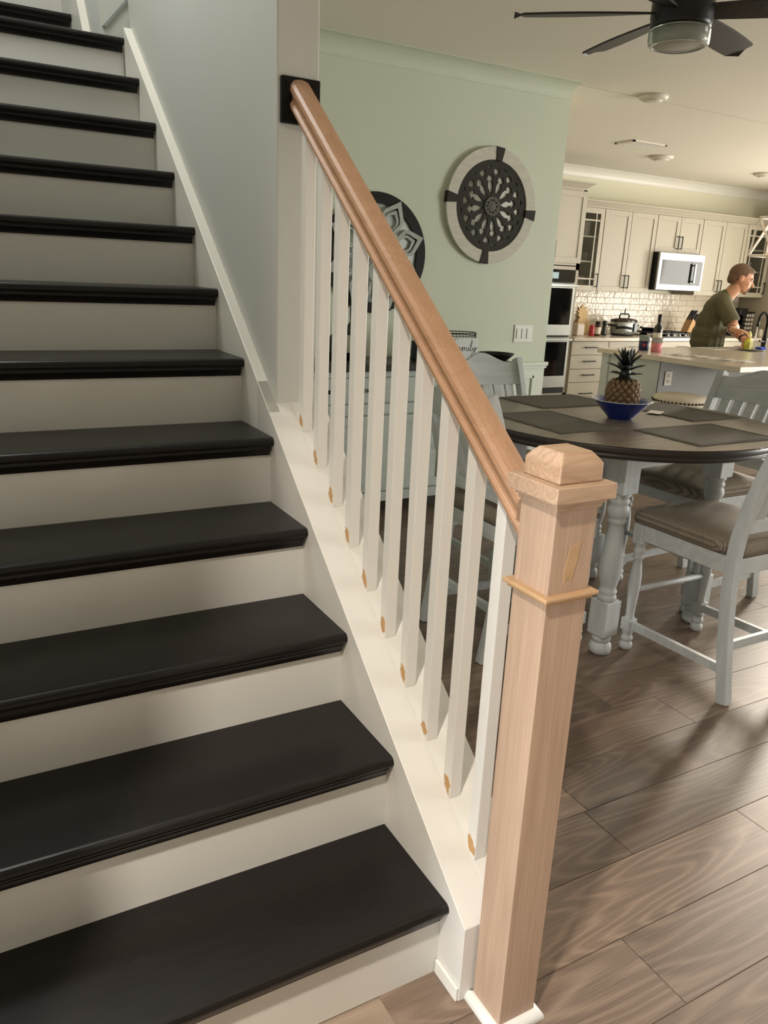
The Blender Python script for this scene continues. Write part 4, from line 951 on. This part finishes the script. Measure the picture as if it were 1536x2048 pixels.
bd = empty('cutting_board', (5.95, 6.405, ZC), 0, 'blonde wooden board shaped like a pineapple leaning on the backsplash', 'cutting board')
out_ = [(-0.07, 0.0), (0.07, 0.0), (0.098, 0.05), (0.098, 0.11), (0.075, 0.165), (0.05, 0.19), (0.085, 0.22), (0.058, 0.235), (0.085, 0.265), (0.052, 0.272), (0.068, 0.31), (0.03, 0.295), (0.0, 0.345), (-0.03, 0.295), (-0.068, 0.31), (-0.052, 0.272), (-0.085, 0.265), (-0.058, 0.235), (-0.085, 0.22), (-0.05, 0.19), (-0.075, 0.165), (-0.098, 0.11), (-0.098, 0.05)]
o = plate('board', out_, [], 0.016, wood('blonde_wood', 'C6A36A', 'DDBE86', axis=1, ring=6, fine=0.5, rough=0.5, stretch=6, base=2), bd, (0, 0.012, 0.004), rot=(PI/2-0.22, 0, 0), bev=0.002)
o = B().box(-0.055, 0.055, -0.05, 0.05, 0, 0.135, bev=0.012).box(-0.05, 0.05, -0.045, 0.045, 0.133, 0.14, bev=0.003).build('canister', mat('canister_pale', 'CDBFB0', 0.4, var=0.03)); o.location = (5.60, 6.14, ZC); tag(o, 'pale square canister on the worktop against the oven tower', 'canister')
def jar(x, y, h, r, mb, mc, lab, ml=None):
    o = empty('jar', (x, y, ZC), 0, lab, 'jar')
    B().lathe([(r*0.92, 0), (r, 0.005), (r, h*0.70), (r*0.8, h*0.78), (r*0.78, h*0.80), (0.004, h*0.80)], seg=22).build('body', mb, o)
    B().lathe([(r*0.84, h*0.79), (r*0.86, h*0.80), (r*0.86, h*0.98), (r*0.8, h), (0.004, h)], seg=22).build('lid', mc, o)
    if ml: B().lathe([(r*1.012, h*0.14), (r*1.02, h*0.16), (r*1.02, h*0.58), (r*1.012, h*0.60)], seg=22, cap=False).build('label', ml, o)
jar(5.775, 6.10, 0.125, 0.032, mat('red_jar', 'A52B2E', 0.2, var=0.1), mat('red_lid', 'B03030', 0.4, var=0), 'small red jar on the worktop right of the pale canister')
jar(5.885, 6.12, 0.165, 0.036, mat('brown_jar', '4A2418', 0.15, var=0.1), M_black, 'brown jar with black lid and white label, left of the pair', M_label)
jar(5.965, 6.20, 0.160, 0.034, mat('brown_jar', '4A2418', 0.15, var=0.1), mat('grey_lid', '4A4A4A', 0.4, 0.5, var=0), 'brown jar with grey lid and white label beside the pepper mill', M_label)
pm_ = empty('pepper_mill', (6.085, 6.22, ZC), 0, 'dark green waisted pepper mill left of the slow cooker', 'pepper mill')
B().lathe([(0.03, 0), (0.033, 0.006), (0.032, 0.03), (0.024, 0.07), (0.022, 0.09), (0.027, 0.115), (0.02, 0.122), (0.004, 0.122)], seg=22).build('body', mat('mill_green', '232B20', 0.3, var=0.05), pm_)
B().lathe([(0.02, 0.121), (0.028, 0.128), (0.03, 0.15), (0.022, 0.165), (0.008, 0.168), (0.004, 0.175)], seg=22).build('head', mat('mill_green', '232B20'), pm_)
ckt = empty('cooktop', (7.057, 6.17, ZC), 0, 'black gas cooktop with iron grates under the microwave', 'cooktop')
B().box(-0.37, 0.37, -0.25, 0.25, 0, 0.012, bev=0.004).build('glass_top', M_glassdark, ckt)
for gx in (-0.245, 0, 0.245):
    b = B()
    for xx in (-0.11, 0, 0.11): b.box(gx+xx-0.006, gx+xx+0.006, -0.225, 0.225, 0.036, 0.05, bev=0.002)
    for yy in (-0.22, -0.11, 0, 0.11, 0.22): b.box(gx-0.115, gx+0.115, yy-0.006, yy+0.006, 0.036, 0.05, bev=0.002)
    for xx in (-0.11, 0.11):
        for yy in (-0.22, 0.22): b.box(gx+xx-0.007, gx+xx+0.007, yy-0.007, yy+0.007, 0.011, 0.04)
    b.build('grate', M_black, ckt)
for k in range(5): B().lathe([(0.02, 0.012), (0.021, 0.014), (0.019, 0.038), (0.01, 0.04)], c=(-0.2+0.1*k, -0.238, 0), seg=16).build('knob', M_steel, ckt)
for (x, y) in ((-0.245, -0.1), (-0.245, 0.11), (0, 0), (0.245, -0.1), (0.245, 0.11)): B().lathe([(0.045, 0.012), (0.045, 0.022), (0.032, 0.03), (0.004, 0.03)], c=(x, y, 0), seg=20).build('burner', M_black, ckt)
fp = empty('frying_pan', (6.90, 6.24, ZC+0.0505), 0, 'black frying pan on the left cooktop grate, handle pointing left', 'pan')
B().lathe([(0.08, 0), (0.11, 0.004), (0.125, 0.035), (0.128, 0.037), (0.122, 0.037), (0.105, 0.008), (0.004, 0.006)], seg=32).build('body', M_black, fp)
B().tube([(-0.12, 0, 0.03), (-0.2, -0.05, 0.045), (-0.29, -0.09, 0.05)], [0.010, 0.011, 0.013], seg=8).build('handle', M_black, fp)
kb = empty('knife_block', (7.55, 6.22, ZC), 0, 'light wood knife block full of black-handled knives left of the man', 'knife block')
M_blond = wood('block_wood', 'B48A55', 'D0A670', axis=2, ring=5, fine=0.5, rough=0.5, stretch=6, base=2)
tilt = Matrix.Rotation(0.42, 4, 'Y')
B().prism([(-0.11, 0.0), (0.05, 0.0), (0.09, 0.135), (-0.01, 0.215)], 1, -0.055, 0.055).build('block', M_blond, kb, bevel=0.004)
B().box(0.035, 0.115, -0.056, 0.056, 0.0, 0.105, bev=0.004).build('front_block', mat('block_pale', 'D6B888', 0.5, var=0.08), kb)
kd = Vector((0.56, 0, 0.83)).normalized()
for i in range(3):
    for j in range(3):
        p = Vector((-0.012+0.036*i, -0.036+0.036*j, 0.205-0.026*i)); L_ = 0.12-0.018*i
        B().capsule(p, p+kd*L_, 0.0115, 0.0135, seg=10).build('knife_handle', M_black, kb)
for j in range(6):
    p = Vector((0.085, -0.045+0.018*j, 0.10)); B().capsule(p, p+kd*0.085, 0.008, 0.0095, seg=8).build('knife_handle', M_black, kb)
sr = empty('spice_rack', (8.64, 6.22, ZC), 0, 'spice carousel of round-lidded jars on the worktop in the right corner', 'spice rack')
B().box(-0.085, 0.085, -0.06, 0.06, 0, 0.02, bev=0.004).box(-0.085, 0.085, -0.06, 0.06, 0.30, 0.318, bev=0.004).box(-0.085, 0.085, 0.0, 0.06, 0.02, 0.30).build('frame', M_black, sr)
lidm = mat('spice_lid', 'B9B2A6', 0.35, 0.6, var=0.05)
for i in range(3):
    for j in range(5): B().lathe([(0.024, 0), (0.024, 0.055), (0.020, 0.06), (0.004, 0.06)], seg=16, M=Matrix.Translation((-0.055+0.055*i, 0.0, 0.048+0.055*j)) @ Matrix.Rotation(PI/2, 4, 'X')).build('spice_jar', lidm, sr)
cm_ = empty('coffee_maker', (8.44, 6.24, ZC), 0, 'tall black coffee maker between the man and the spice rack', 'coffee maker')
B().box(-0.08, 0.08, 0.02, 0.12, 0, 0.36, bev=0.01).build('column', M_black, cm_); B().box(-0.08, 0.08, -0.12, 0.03, 0, 0.03, bev=0.006).build('base', M_black, cm_); B().box(-0.08, 0.08, -0.12, 0.03, 0.27, 0.36, bev=0.01).build('brew_head', M_black, cm_)
B().lathe([(0.05, 0.032), (0.06, 0.05), (0.06, 0.12), (0.045, 0.15), (0.004, 0.15)], c=(0, -0.05, 0), seg=20).build('carafe', M_glassdark, cm_)
jar(8.74, 6.05, 0.10, 0.035, mat('cream_jar', 'CFC7B4', 0.4, var=0.05), mat('cream_lid', 'DAD3C2', 0.4, var=0), 'small cream jar at the right end of the worktop below the glass cabinet')
# ------------------------------------------------------------------ island
ZI = 0.93; ix0, ix1, iy0, iy1 = 4.15, 6.95, 2.86, 4.30
il = empty('kitchen_island', (5.5, 3.6, 0), 0, 'pale blue-grey kitchen island base with an outlet on its shaded back panel', 'island'); I0 = Vector((5.5, 3.6, 0))
def ip(b, name, m, par=None): o = b.build(name, m, par or il); under(o, I0); return o
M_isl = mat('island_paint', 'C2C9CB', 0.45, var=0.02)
M_isl_shade = mat('island_shade', '6E706E', 0.5, var=0.03)  # darker copy of the island paint; shade under the overhang put into the colour
ip(B().box(ix0+0.05, ix1-0.04, 3.635, iy1-0.03, 0.0, ZI-0.0405), 'cabinet', M_isl)
ip(B().box(ix0+0.055, ix1-0.045, 3.627, 3.6345, 0.0, ZI-0.0405), 'back_panel', M_isl_shade)
ip(B().box(ix0+0.038, ix0+0.05, iy1-0.115, iy1-0.03, 0.0, ZI-0.0405, bev=0.001), 'corner_stile', M_isl)
for xx in (ix0+0.9, ix0+1.75): ip(B().box(xx-0.02, xx+0.02, iy0+0.12, 3.626, ZI-0.12, ZI-0.0405), 'bracket', M_isl_shade)
oo = ip(B().box(4.265, 4.345, 3.619, 3.626, 0.69, 0.805, bev=0.002), 'outlet', mat('outlet_grey', 'C0BDB0', 0.5, var=0))
for zz in (0.725, 0.77): ip(B().box(4.29, 4.32, 3.617, 3.620, zz-0.014, zz+0.014, bev=0.001), 'socket', mat('outlet_socket', '9A978C', 0.5, var=0), oo)
pb = B(); pb.box(ix0, ix1, iy0, iy1, ZI-0.040, ZI, bev=0.003)
tp_ = pb.build('island_worktop', M_quartz); tag(tp_, 'cream quartz worktop of the kitchen island in front of the man', 'worktop')
def tumbler(x, y, ml, lab, h=0.125, r=0.045):
    o = empty('tumbler', (x, y, ZI+0.0005), 0, lab, 'tumbler')
    B().lathe([(r*0.98, h*0.66), (r, h), (r*0.95, h), (r*0.92, h*0.67), (0.004, h*0.67)], seg=26).build('glass', M_tumb, o)
    B().lathe([(r*0.86, 0.0005), (r*0.92, 0.003), (r*0.985, h*0.66), (r*0.96, h*0.665), (0.004, h*0.665)], seg=26).build('sleeve', ml, o)
    return o
tu = tumbler(4.42, 4.03, mat('navy_print', '1A1B4A', 0.3, var=0.1), 'navy tumbler with a red and white starburst on the island')
b = B()
for a in (0, PI/2, PI, 3*PI/2):
    b.prism([(0.006*math.cos(a+PI/4), 0.05+0.006*math.sin(a+PI/4)), (0.024*math.cos(a), 0.05+0.024*math.sin(a)), (0.006*math.cos(a-PI/4), 0.05+0.006*math.sin(a-PI/4)), (0, 0.05)], 1, -0.002, 0.002)
o = b.build('starburst', mat('star_red', 'E0503C', 0.4, var=0.2, nscale=80), tu); o.matrix_local = Matrix.Rotation(-0.75, 4, 'Z') @ Matrix.Translation((0, -0.0455, 0))
tumbler(4.43, 3.90, mat('pink_drink', 'D07B7E', 0.3, var=0.05), 'pink drink tumbler beside the navy one on the island', 0.115, 0.046)
bottle('wine_bottle', (4.60, 4.06, ZI+0.0005), 'dark wine bottle with white label standing behind the tumblers', M_wine, M_black, 0.30, 0.038, M_label)
M_paper = mat('paper', 'F4F0E8', 0.6, var=0.04, nscale=20)
for k, (x, y, rz, sx, sy, lab) in enumerate([(4.42, 3.62, 0.25, 0.2, 0.15, 'white paper sheet on the island nearest the tumblers'), (4.50, 3.42, -0.1, 0.21, 0.14, 'white paper sheet in the middle of the island edge row'), (4.54, 3.19, 0.3, 0.2, 0.15, 'white paper sheet at the near end of the island edge')]):
    b = B(); n_ = 10; g_ = [[b.bm.verts.new((-sx+2*sx*i/n_*1.0-0*j, -sy/2+sy*j/4, 0.0012+0.006*(0.5+0.5*math.sin(i*1.1+k*2+j*0.7)))) for j in range(5)] for i in range(n_+1)]
    for i in range(n_):
        for j in range(4):
            f = b.bm.faces.new((g_[i][j], g_[i+1][j], g_[i+1][j+1], g_[i][j+1])); f.smooth = True
    bmesh.ops.solidify(b.bm, geom=b.bm.faces[:], thickness=0.0008)
    o = b.build('paper_sheet', M_paper); o.location = (x, y, ZI+0.0012); o.rotation_euler[2] = rz+PI/2; o.scale = (0.56, 1.2, 1); tag(o, lab, 'paper', 'papers on the island')
o = B().lathe([(0.05, 0), (0.07, 0.004), (0.115, 0.012), (0.117, 0.015), (0.11, 0.015), (0.066, 0.007), (0.004, 0.006)], seg=32).build('plate', mat('dish_grey', '8C8A86', 0.3, var=0.05)); o.location = (5.70, 3.93, ZI+0.0005); tag(o, 'grey plate under the soap bottle on the island', 'plate')
so = empty('soap_bottle', (5.665, 3.945, ZI+0.0085), 0, 'yellow dish soap bottle under the man\'s hand', 'bottle')
B().lathe([(0.038, 0), (0.043, 0.004), (0.044, 0.065), (0.036, 0.09), (0.018, 0.105), (0.014, 0.118), (0.004, 0.118)], seg=24, M=Matrix.Diagonal((1, 0.75, 1, 1))).build('body', mat('soap_yellow', 'C9C24A', 0.2, var=0.1), so)
B().lathe([(0.017, 0.117), (0.019, 0.12), (0.019, 0.14), (0.012, 0.15), (0.009, 0.165), (0.004, 0.166)], seg=18).build('cap', mat('soap_cap', 'E2DE8A', 0.4, var=0), so)
B().box(-0.026, 0.026, -0.0345, -0.0325, 0.015, 0.075, bev=0.001).build('label', mat('soap_label', 'B7B46A', 0.5, var=0.2, nscale=60), so)
o = B().box(-0.04, 0.04, -0.03, 0.03, 0, 0.022, bev=0.005).build('sponge', mat('sponge_blue', '3B52C0', 0.8, var=0.1, bump=0.3, bscale=300)); o.location = (5.775, 3.885, ZI+0.0155); tag(o, 'blue sponge on the grey plate beside the soap', 'sponge')
fc = empty('faucet', (5.98, 4.01, ZI+0.0005), 0, 'black gooseneck faucet on the island at the right edge', 'faucet')
B().lathe([(0.03, 0), (0.032, 0.004), (0.03, 0.008), (0.024, 0.012), (0.024, 0.11), (0.018, 0.12), (0.004, 0.12)], seg=20).build('base', M_black, fc)
fpnt = [(0, 0, 0.11), (0, 0, 0.25)]+[(-0.045*(1-math.cos(PI*i/10)), 0.015*(1-math.cos(PI*i/10)), 0.25+0.09*math.sin(PI*i/10)) for i in range(1, 11)]+[(-0.092, 0.031, 0.21)]
B().tube(fpnt, 0.013, seg=12).build('spout', M_black, fc)
B().capsule((-0.02, -0.01, 0.075), (-0.11, -0.03, 0.085), 0.010, 0.008, seg=10).build('lever', M_black, fc)
B().tube([(-0.092, 0.031, 0.21), (-0.092, 0.031, 0.022)], 0.006, seg=10).build('water_stream', mat('water', 'F2F4F0', 0.1, var=0, trans=0.4, ior=1.33), fc)
sk_ = empty('sink', (5.70, 4.06, ZI+0.0002), 0, 'white sink rim set in the island in front of the man', 'sink')
B().box(-0.36, 0.22, -0.02, 0.20, 0, 0.0025, bev=0.001).build('rim', mat('sink_white', 'EFE9DF', 0.25, var=0), sk_)
B().box(-0.34, 0.20, 0.0, 0.18, 0.0024, 0.0030).build('basin', mat('sink_grey', 'C9C4BA', 0.3, var=0), sk_)
# stool
stl = empty('bar_stool', (4.13, 3.32, 0), 0, 'round cream bar stool with a nailhead band beside the island', 'stool')
M_up = mat('stool_cream', 'CFC5B4', 0.8, var=0.05, bump=0.15, bscale=300)
B().lathe([(0.19, 0.575), (0.205, 0.58), (0.207, 0.61), (0.205, 0.635), (0.19, 0.657), (0.15, 0.668), (0.01, 0.672)], seg=40).build('cushion', M_up, stl)
nl = B().ball((0, 0, 0), (0.009, 0.008, 0.009), u=8, v=6).mesh('nailhead'); nl.materials.append(mat('nail_dark', '3A2E22', 0.35, 0.6, var=0))
for k in range(44):
    a = 2*PI*k/44; o = link('nailhead', nl, None, stl, (0.2085*math.cos(a), 0.2085*math.sin(a), 0.622)); o.rotation_euler[2] = a+PI/2
B().lathe([(0.17, 0.545), (0.19, 0.55), (0.19, 0.575), (0.17, 0.576)], seg=32).build('seat_ring', M_toe, stl)
for k in range(4):
    a = PI/4+PI/2*k; B().tube([(0.13*math.cos(a), 0.13*math.sin(a), 0.56), (0.19*math.cos(a), 0.19*math.sin(a), 0.0)], [0.02, 0.014], seg=10).build('leg', M_toe, stl)
B().tube([(0.165*math.cos(2*PI*i/28), 0.165*math.sin(2*PI*i/28), 0.22) for i in range(28)], 0.009, seg=8, closed=True).build('foot_ring', M_toe, stl)
# pendant lantern
pd = empty('pendant_light', (5.68, 3.9, H), 0, 'white framed pendant lantern at the right edge above the island', 'pendant light')
M_pw = mat('pendant_white', 'E6DFD6', 0.4, var=0.02)
zt, zb_, wt, wb = -0.64, -0.96, 0.09, 0.12
b = B(); b.tube([(0, 0, 0), (0, 0, zt)], 0.006, seg=8); b.lathe([(0.06, -0.002), (0.06, -0.02), (0.01, -0.03)], seg=24); b.build('rod', M_pw, pd)
def fb(p, q_): B().tube([p, q_], 0.011, seg=4, smooth=False).build('frame_bar', M_pw, pd)
ct_ = [(s*wt, t*wt, zt) for s, t in ((-1, -1), (1, -1), (1, 1), (-1, 1))]; cb = [(s*wb, t*wb, zb_) for s, t in ((-1, -1), (1, -1), (1, 1), (-1, 1))]
for k in range(4): fb(ct_[k], ct_[(k+1) % 4]); fb(cb[k], cb[(k+1) % 4]); fb(ct_[k], cb[k]); fb(ct_[k], cb[(k+1) % 4])
B().box(-wt, wt, -wt, wt, zt-0.006, zt+0.006).build('top_plate', M_pw, pd)
B().lathe([(0.012, zt-0.005), (0.014, zt-0.06), (0.022, zt-0.09), (0.03, zt-0.125), (0.022, zt-0.155), (0.006, zt-0.168)], seg=18).build('bulb', mat('bulb', 'FFF1DA', 0.4, var=0, emit=('FFE6C0', 12)), pd)
# ------------------------------------------------------------------ the man at the island
def remeshed(b, name, m, parent, vox, smooth_it=6, decimate=None):
    me = b.mesh(name); o = bpy.data.objects.new(name, me); COL.objects.link(o)
    r = o.modifiers.new('r', 'REMESH'); r.mode = 'VOXEL'; r.voxel_size = vox; r.use_smooth_shade = True
    s_ = o.modifiers.new('s', 'SMOOTH'); s_.iterations = smooth_it; s_.factor = 0.5
    dg = bpy.context.evaluated_depsgraph_get(); me2 = bpy.data.meshes.new_from_object(o.evaluated_get(dg))
    bpy.data.objects.remove(o); me2.polygons.foreach_set('use_smooth', [True]*len(me2.polygons)); me2.materials.clear()
    return link(name, me2, m, parent)
HX, HY = 5.95, 4.60
man = empty('person', (HX, HY, 0), 0, 'man in an olive t-shirt leaning over the island, reaching for the soap bottle', 'person')
M_skin = mat('skin', 'CB9678', 0.5, var=0.08, nscale=12); M_shirt = mat('olive_shirt', '5F5B42', 0.85, var=0.08, nscale=8, bump=0.2, bscale=90)
M_hair = mat('hair_brown_grey', '6B5140', 0.7, var=0.35, nscale=90, bump=0.4, bscale=220); M_short = mat('grey_shorts', '4A4A48', 0.9, var=0.05); M_shoe = mat('shoe', '2A2826', 0.7, var=0.05)
f_ = Vector((0.71, -0.704, 0)); r_ = Vector((-0.704, -0.71, 0)); u_ = Vector((0, 0, 1))
def L(a, c, z): return f_*a+r_*c+u_*z          # forward, to his right, up
FM = Matrix((f_, r_, u_)).transposed().to_4x4()
b = B()
# legs, trunk
for s_ in (-1, 1):
    b.capsule(L(-0.02, 0.10*s_, 0.95), L(0.01, 0.11*s_, 0.50), 0.095, 0.065); b.capsule(L(0.01, 0.11*s_, 0.50), L(-0.02, 0.115*s_, 0.30), 0.064, 0.062); b.capsule(L(-0.02, 0.115*s_, 0.30), L(-0.03, 0.115*s_, 0.09), 0.058, 0.042)
    b.capsule(L(-0.05, 0.115*s_, 0.05), L(0.15, 0.125*s_, 0.035), 0.045, 0.035)
b.ball(L(-0.02, 0, 0.98), (0.125, 0.18, 0.13), FM); b.ball(L(-0.01, 0, 1.12), (0.125, 0.165, 0.16), FM); b.ball(L(0.03, 0, 1.26), (0.125, 0.185, 0.14), FM)
b.capsule(L(0.045, -0.16, 1.335), L(0.045, 0.16, 1.335), 0.075, 0.075)
b.capsule(L(0.07, 0, 1.36), L(0.165, 0, 1.485), 0.068, 0.062)
# head: skull, face, jaw, nose, ears
hc = L(0.205, 0, 1.57)
tiltM = FM @ Matrix.Rotation(0.30, 4, 'Y')
def Hd(a, c, z): return hc+(tiltM.to_3x3() @ Vector((a, c, z)))
b.ball(Hd(-0.015, 0, 0.025), (0.112, 0.084, 0.100), tiltM); b.ball(Hd(0.035, 0, -0.035), (0.072, 0.068, 0.088), tiltM); b.ball(Hd(0.060, 0, -0.088), (0.040, 0.046, 0.036), tiltM)
b.capsule(Hd(0.098, 0, 0.005), Hd(0.124, 0, -0.032), 0.009, 0.016); b.ball(Hd(0.088, 0, 0.022), (0.018, 0.055, 0.014), tiltM); b.ball(Hd(0.098, 0, -0.068), (0.014, 0.026, 0.008), tiltM); b.ball(Hd(0.097, 0, -0.080), (0.013, 0.023, 0.008), tiltM)
for s_ in (-1, 1):
    b.ball(Hd(-0.012, 0.084*s_, -0.01), (0.020, 0.010, 0.034), tiltM); b.ball(Hd(0.06, 0.045*s_, -0.03), (0.03, 0.025, 0.025), tiltM)
# arms
def hand(b, wrist, fwd, side, palmn, s_=1.0, curl=0.5):
    fwd = fwd.normalized(); side = side.normalized(); palmn = palmn.normalized()
    k0 = wrist+fwd*0.095*s_
    for j in range(4):
        off = side*(-0.030+0.020*j)*s_
        b.capsule(wrist+fwd*0.015+off*0.65, k0+off, 0.017*s_, 0.0125*s_, seg=10)
        L1 = (0.038, 0.044, 0.041, 0.032)[j]*s_; p = k0+off; d = fwd.copy(); 
        for q_ in range(3):
            d = (d*math.cos(curl)+palmn*math.sin(curl)).normalized() if q_ else (d*math.cos(curl*0.6)+palmn*math.sin(curl*0.6)).normalized()
            n2 = p+d*(L1*(1, 0.75, 0.6)[q_]); b.capsule(p, n2, (0.0105, 0.0098, 0.009)[q_]*s_, (0.0098, 0.009, 0.0078)[q_]*s_, seg=8); p = n2
    t0 = wrist+fwd*0.03*s_-side*0.034*s_; t1 = t0+(fwd*0.6-side*0.55+palmn*0.35).normalized()*0.042*s_; t2 = t1+(fwd*0.85+palmn*0.4).normalized()*0.034*s_
    b.capsule(t0, t1, 0.016*s_, 0.0125*s_, seg=8); b.capsule(t1, t2, 0.012*s_, 0.009*s_, seg=8)
SB_ = Vector((5.665, 3.945, 0))-Vector((HX, HY, 0))     # soap bottle relative to him
shR = L(0.045, 0.205, 1.33); elR = L(0.17, 0.30, 1.115)
wrR = SB_+Vector((-0.075, 0.135, ZI+0.185))
b.capsule(shR, elR, 0.058, 0.046); b.capsule(elR, elR.lerp(wrR, 0.35), 0.047, 0.047); b.capsule(elR.lerp(wrR, 0.35), wrR, 0.047, 0.030)
fd = (SB_+Vector((0, 0, ZI+0.160))-wrR).normalized(); sd = fd.cross(u_).normalized(); pn_ = -(sd.cross(fd)).normalized()
hand(b, wrR, fd, sd, pn_, 1.0, 0.42)
shL = L(0.045, -0.205, 1.33); elL = L(0.20, -0.20, 1.09); wrL = SB_+Vector((0.12, 0.13, ZI+0.085))
b.capsule(shL, elL, 0.058, 0.046); b.capsule(elL, elL.lerp(wrL, 0.35), 0.046, 0.046); b.capsule(elL.lerp(wrL, 0.35), wrL, 0.046, 0.030)
fd2 = (SB_+Vector((0.045, 0.03, ZI+0.05))-wrL).normalized(); sd2 = Vector((0.3, -0.1, 1)); sd2 = (sd2-fd2*sd2.dot(fd2)).normalized(); hand(b, wrL, fd2, sd2, (Vector((-1, 0, 0))-fd2*-fd2.x).normalized(), 1.0, 0.45)
body = remeshed(b, 'body', M_skin, man, 0.0055, 5)
# t-shirt
b = B()
b.ball(L(-0.03, 0, 0.95), (0.160, 0.205, 0.11), FM); b.ball(L(-0.025, 0, 1.02), (0.160, 0.205, 0.15), FM); b.ball(L(-0.01, 0, 1.13), (0.150, 0.195, 0.17), FM); b.ball(L(0.035, 0, 1.26), (0.146, 0.21, 0.145), FM)
b.capsule(L(0.045, -0.165, 1.34), L(0.045, 0.165, 1.34), 0.090, 0.090); b.capsule(L(0.06, 0, 1.36), L(0.085, 0, 1.395), 0.088, 0.074)
for sh, el_ in ((shR, elR), (shL, elL)):
    e2 = sh.lerp(el_, 0.80); b.capsule(sh, sh.lerp(el_, 0.45), 0.080, 0.078)
    d = (el_-sh).normalized(); T = Matrix.Translation((sh.lerp(el_, 0.35)+e2)/2) @ d.to_track_quat('Z', 'Y').to_matrix().to_4x4()
    bmesh.ops.create_cone(b.bm, cap_ends=True, segments=20, radius1=0.077, radius2=0.080, depth=(e2-sh.lerp(el_, 0.35)).length, matrix=T)
# soft folds
for k in range(7):
    a = -1.2+0.4*k; p0 = L(-0.02+0.155*math.cos(a+1.57)*0.98, 0.20*math.sin(a+1.57), 0.92); p1 = L(0.0+0.14*math.cos(a+1.57), 0.18*math.sin(a+1.57), 1.16)
    b.capsule(p0, p1, 0.014, 0.006, seg=8)
remeshed(b, 'shirt', M_shirt, body, 0.008, 4)
b = B(); b.ball(L(-0.025, 0, 0.92), (0.150, 0.195, 0.13), FM)
for s_ in (-1, 1): b.capsule(L(-0.02, 0.10*s_, 0.88), L(0.01, 0.115*s_, 0.56), 0.115, 0.100)
remeshed(b, 'shorts', M_short, body, 0.012, 3)
# hair cap, brows, eyes, beard
b = B(); b.ball(Hd(-0.024, 0, 0.034), (0.113, 0.089, 0.103), tiltM); b.ball(Hd(-0.070, 0, -0.015), (0.060, 0.076, 0.075), tiltM); b.ball(Hd(0.038, 0, 0.088), (0.048, 0.052, 0.030), tiltM)
me_ = b.mesh('hair'); o = bpy.data.objects.new('hair', me_); COL.objects.link(o)
rmod = o.modifiers.new('r', 'REMESH'); rmod.mode = 'VOXEL'; rmod.voxel_size = 0.006
hm = bpy.data.meshes.new_from_object(o.evaluated_get(bpy.context.evaluated_depsgraph_get())); bpy.data.objects.remove(o)
bm = bmesh.new(); bm.from_mesh(hm); inv = tiltM.to_3x3().inverted()
kill = []
for v in bm.verts:
    p = inv @ (v.co-hc)
    if (p.x > 0.030 and p.z < 0.070-0.25*(p.x-0.03)) or (p.x > -0.035 and p.z < 0.028) or p.z < -0.075: kill.append(v)
bmesh.ops.delete(bm, geom=kill, context='VERTS')
for v in bm.verts: v.co += v.normal*0.002
for fc_ in bm.faces: fc_.smooth = True
bm.to_mesh(hm); bm.free(); hm.materials.clear(); link('hair', hm, M_hair, body)
M_dark = mat('brow_dark', '3A2C22', 0.7, var=0); M_eye = mat('eye_white', 'E6E0D6', 0.3, var=0)
for s_ in (-1, 1):
    B().ball(Hd(0.088, 0.032*s_, 0.004), (0.010, 0.013, 0.009), tiltM, u=10, v=8).build('eye', M_eye, body)
    B().ball(Hd(0.0955, 0.033*s_, 0.003), (0.004, 0.005, 0.005), tiltM, u=8, v=6).build('iris', M_dark, body)
    B().capsule(Hd(0.102, 0.016*s_, 0.026), Hd(0.085, 0.055*s_, 0.024), 0.005, 0.004, seg=6).build('eyebrow', M_dark, body)
M_beard = mat('beard_grey', '8A7A6C', 0.8, var=0.3, nscale=120)
b = B(); b.ball(Hd(0.082, 0, -0.108), (0.026, 0.030, 0.022), tiltM); b.capsule(Hd(0.108, -0.022, -0.062), Hd(0.108, 0.022, -0.062), 0.006, 0.006, seg=8)
for s_ in (-1, 1): b.capsule(Hd(0.104, 0.026*s_, -0.064), Hd(0.092, 0.026*s_, -0.100), 0.006, 0.008, seg=8)
remeshed(b, 'beard', M_beard, body, 0.004, 2)
# watch, bracelet, shoes
def band(c, d, r, h_, name, m):
    T = Matrix.Translation(c) @ d.to_track_quat('Z', 'Y').to_matrix().to_4x4()
    B().lathe([(r*0.9, -h_), (r, -h_), (r*1.03, 0), (r, h_), (r*0.9, h_)], seg=22, M=T, cap=False).build(name, m, body)
dl = (wrL-elL).normalized(); band(elL.lerp(wrL, 0.90), dl, 0.040, 0.014, 'watch', M_black)
dr = (wrR-elR).normalized(); band(elR.lerp(wrR, 0.93), dr, 0.036, 0.004, 'bracelet', M_black)
for s_ in (-1, 1):
    b = B(); b.capsule(L(-0.06, 0.115*s_, 0.056), L(0.15, 0.125*s_, 0.047), 0.056, 0.047); o = remeshed(b, 'shoe', M_shoe, body, 0.01, 2)
    for v in o.data.vertices: v.co.z = max(v.co.z, 0.0)
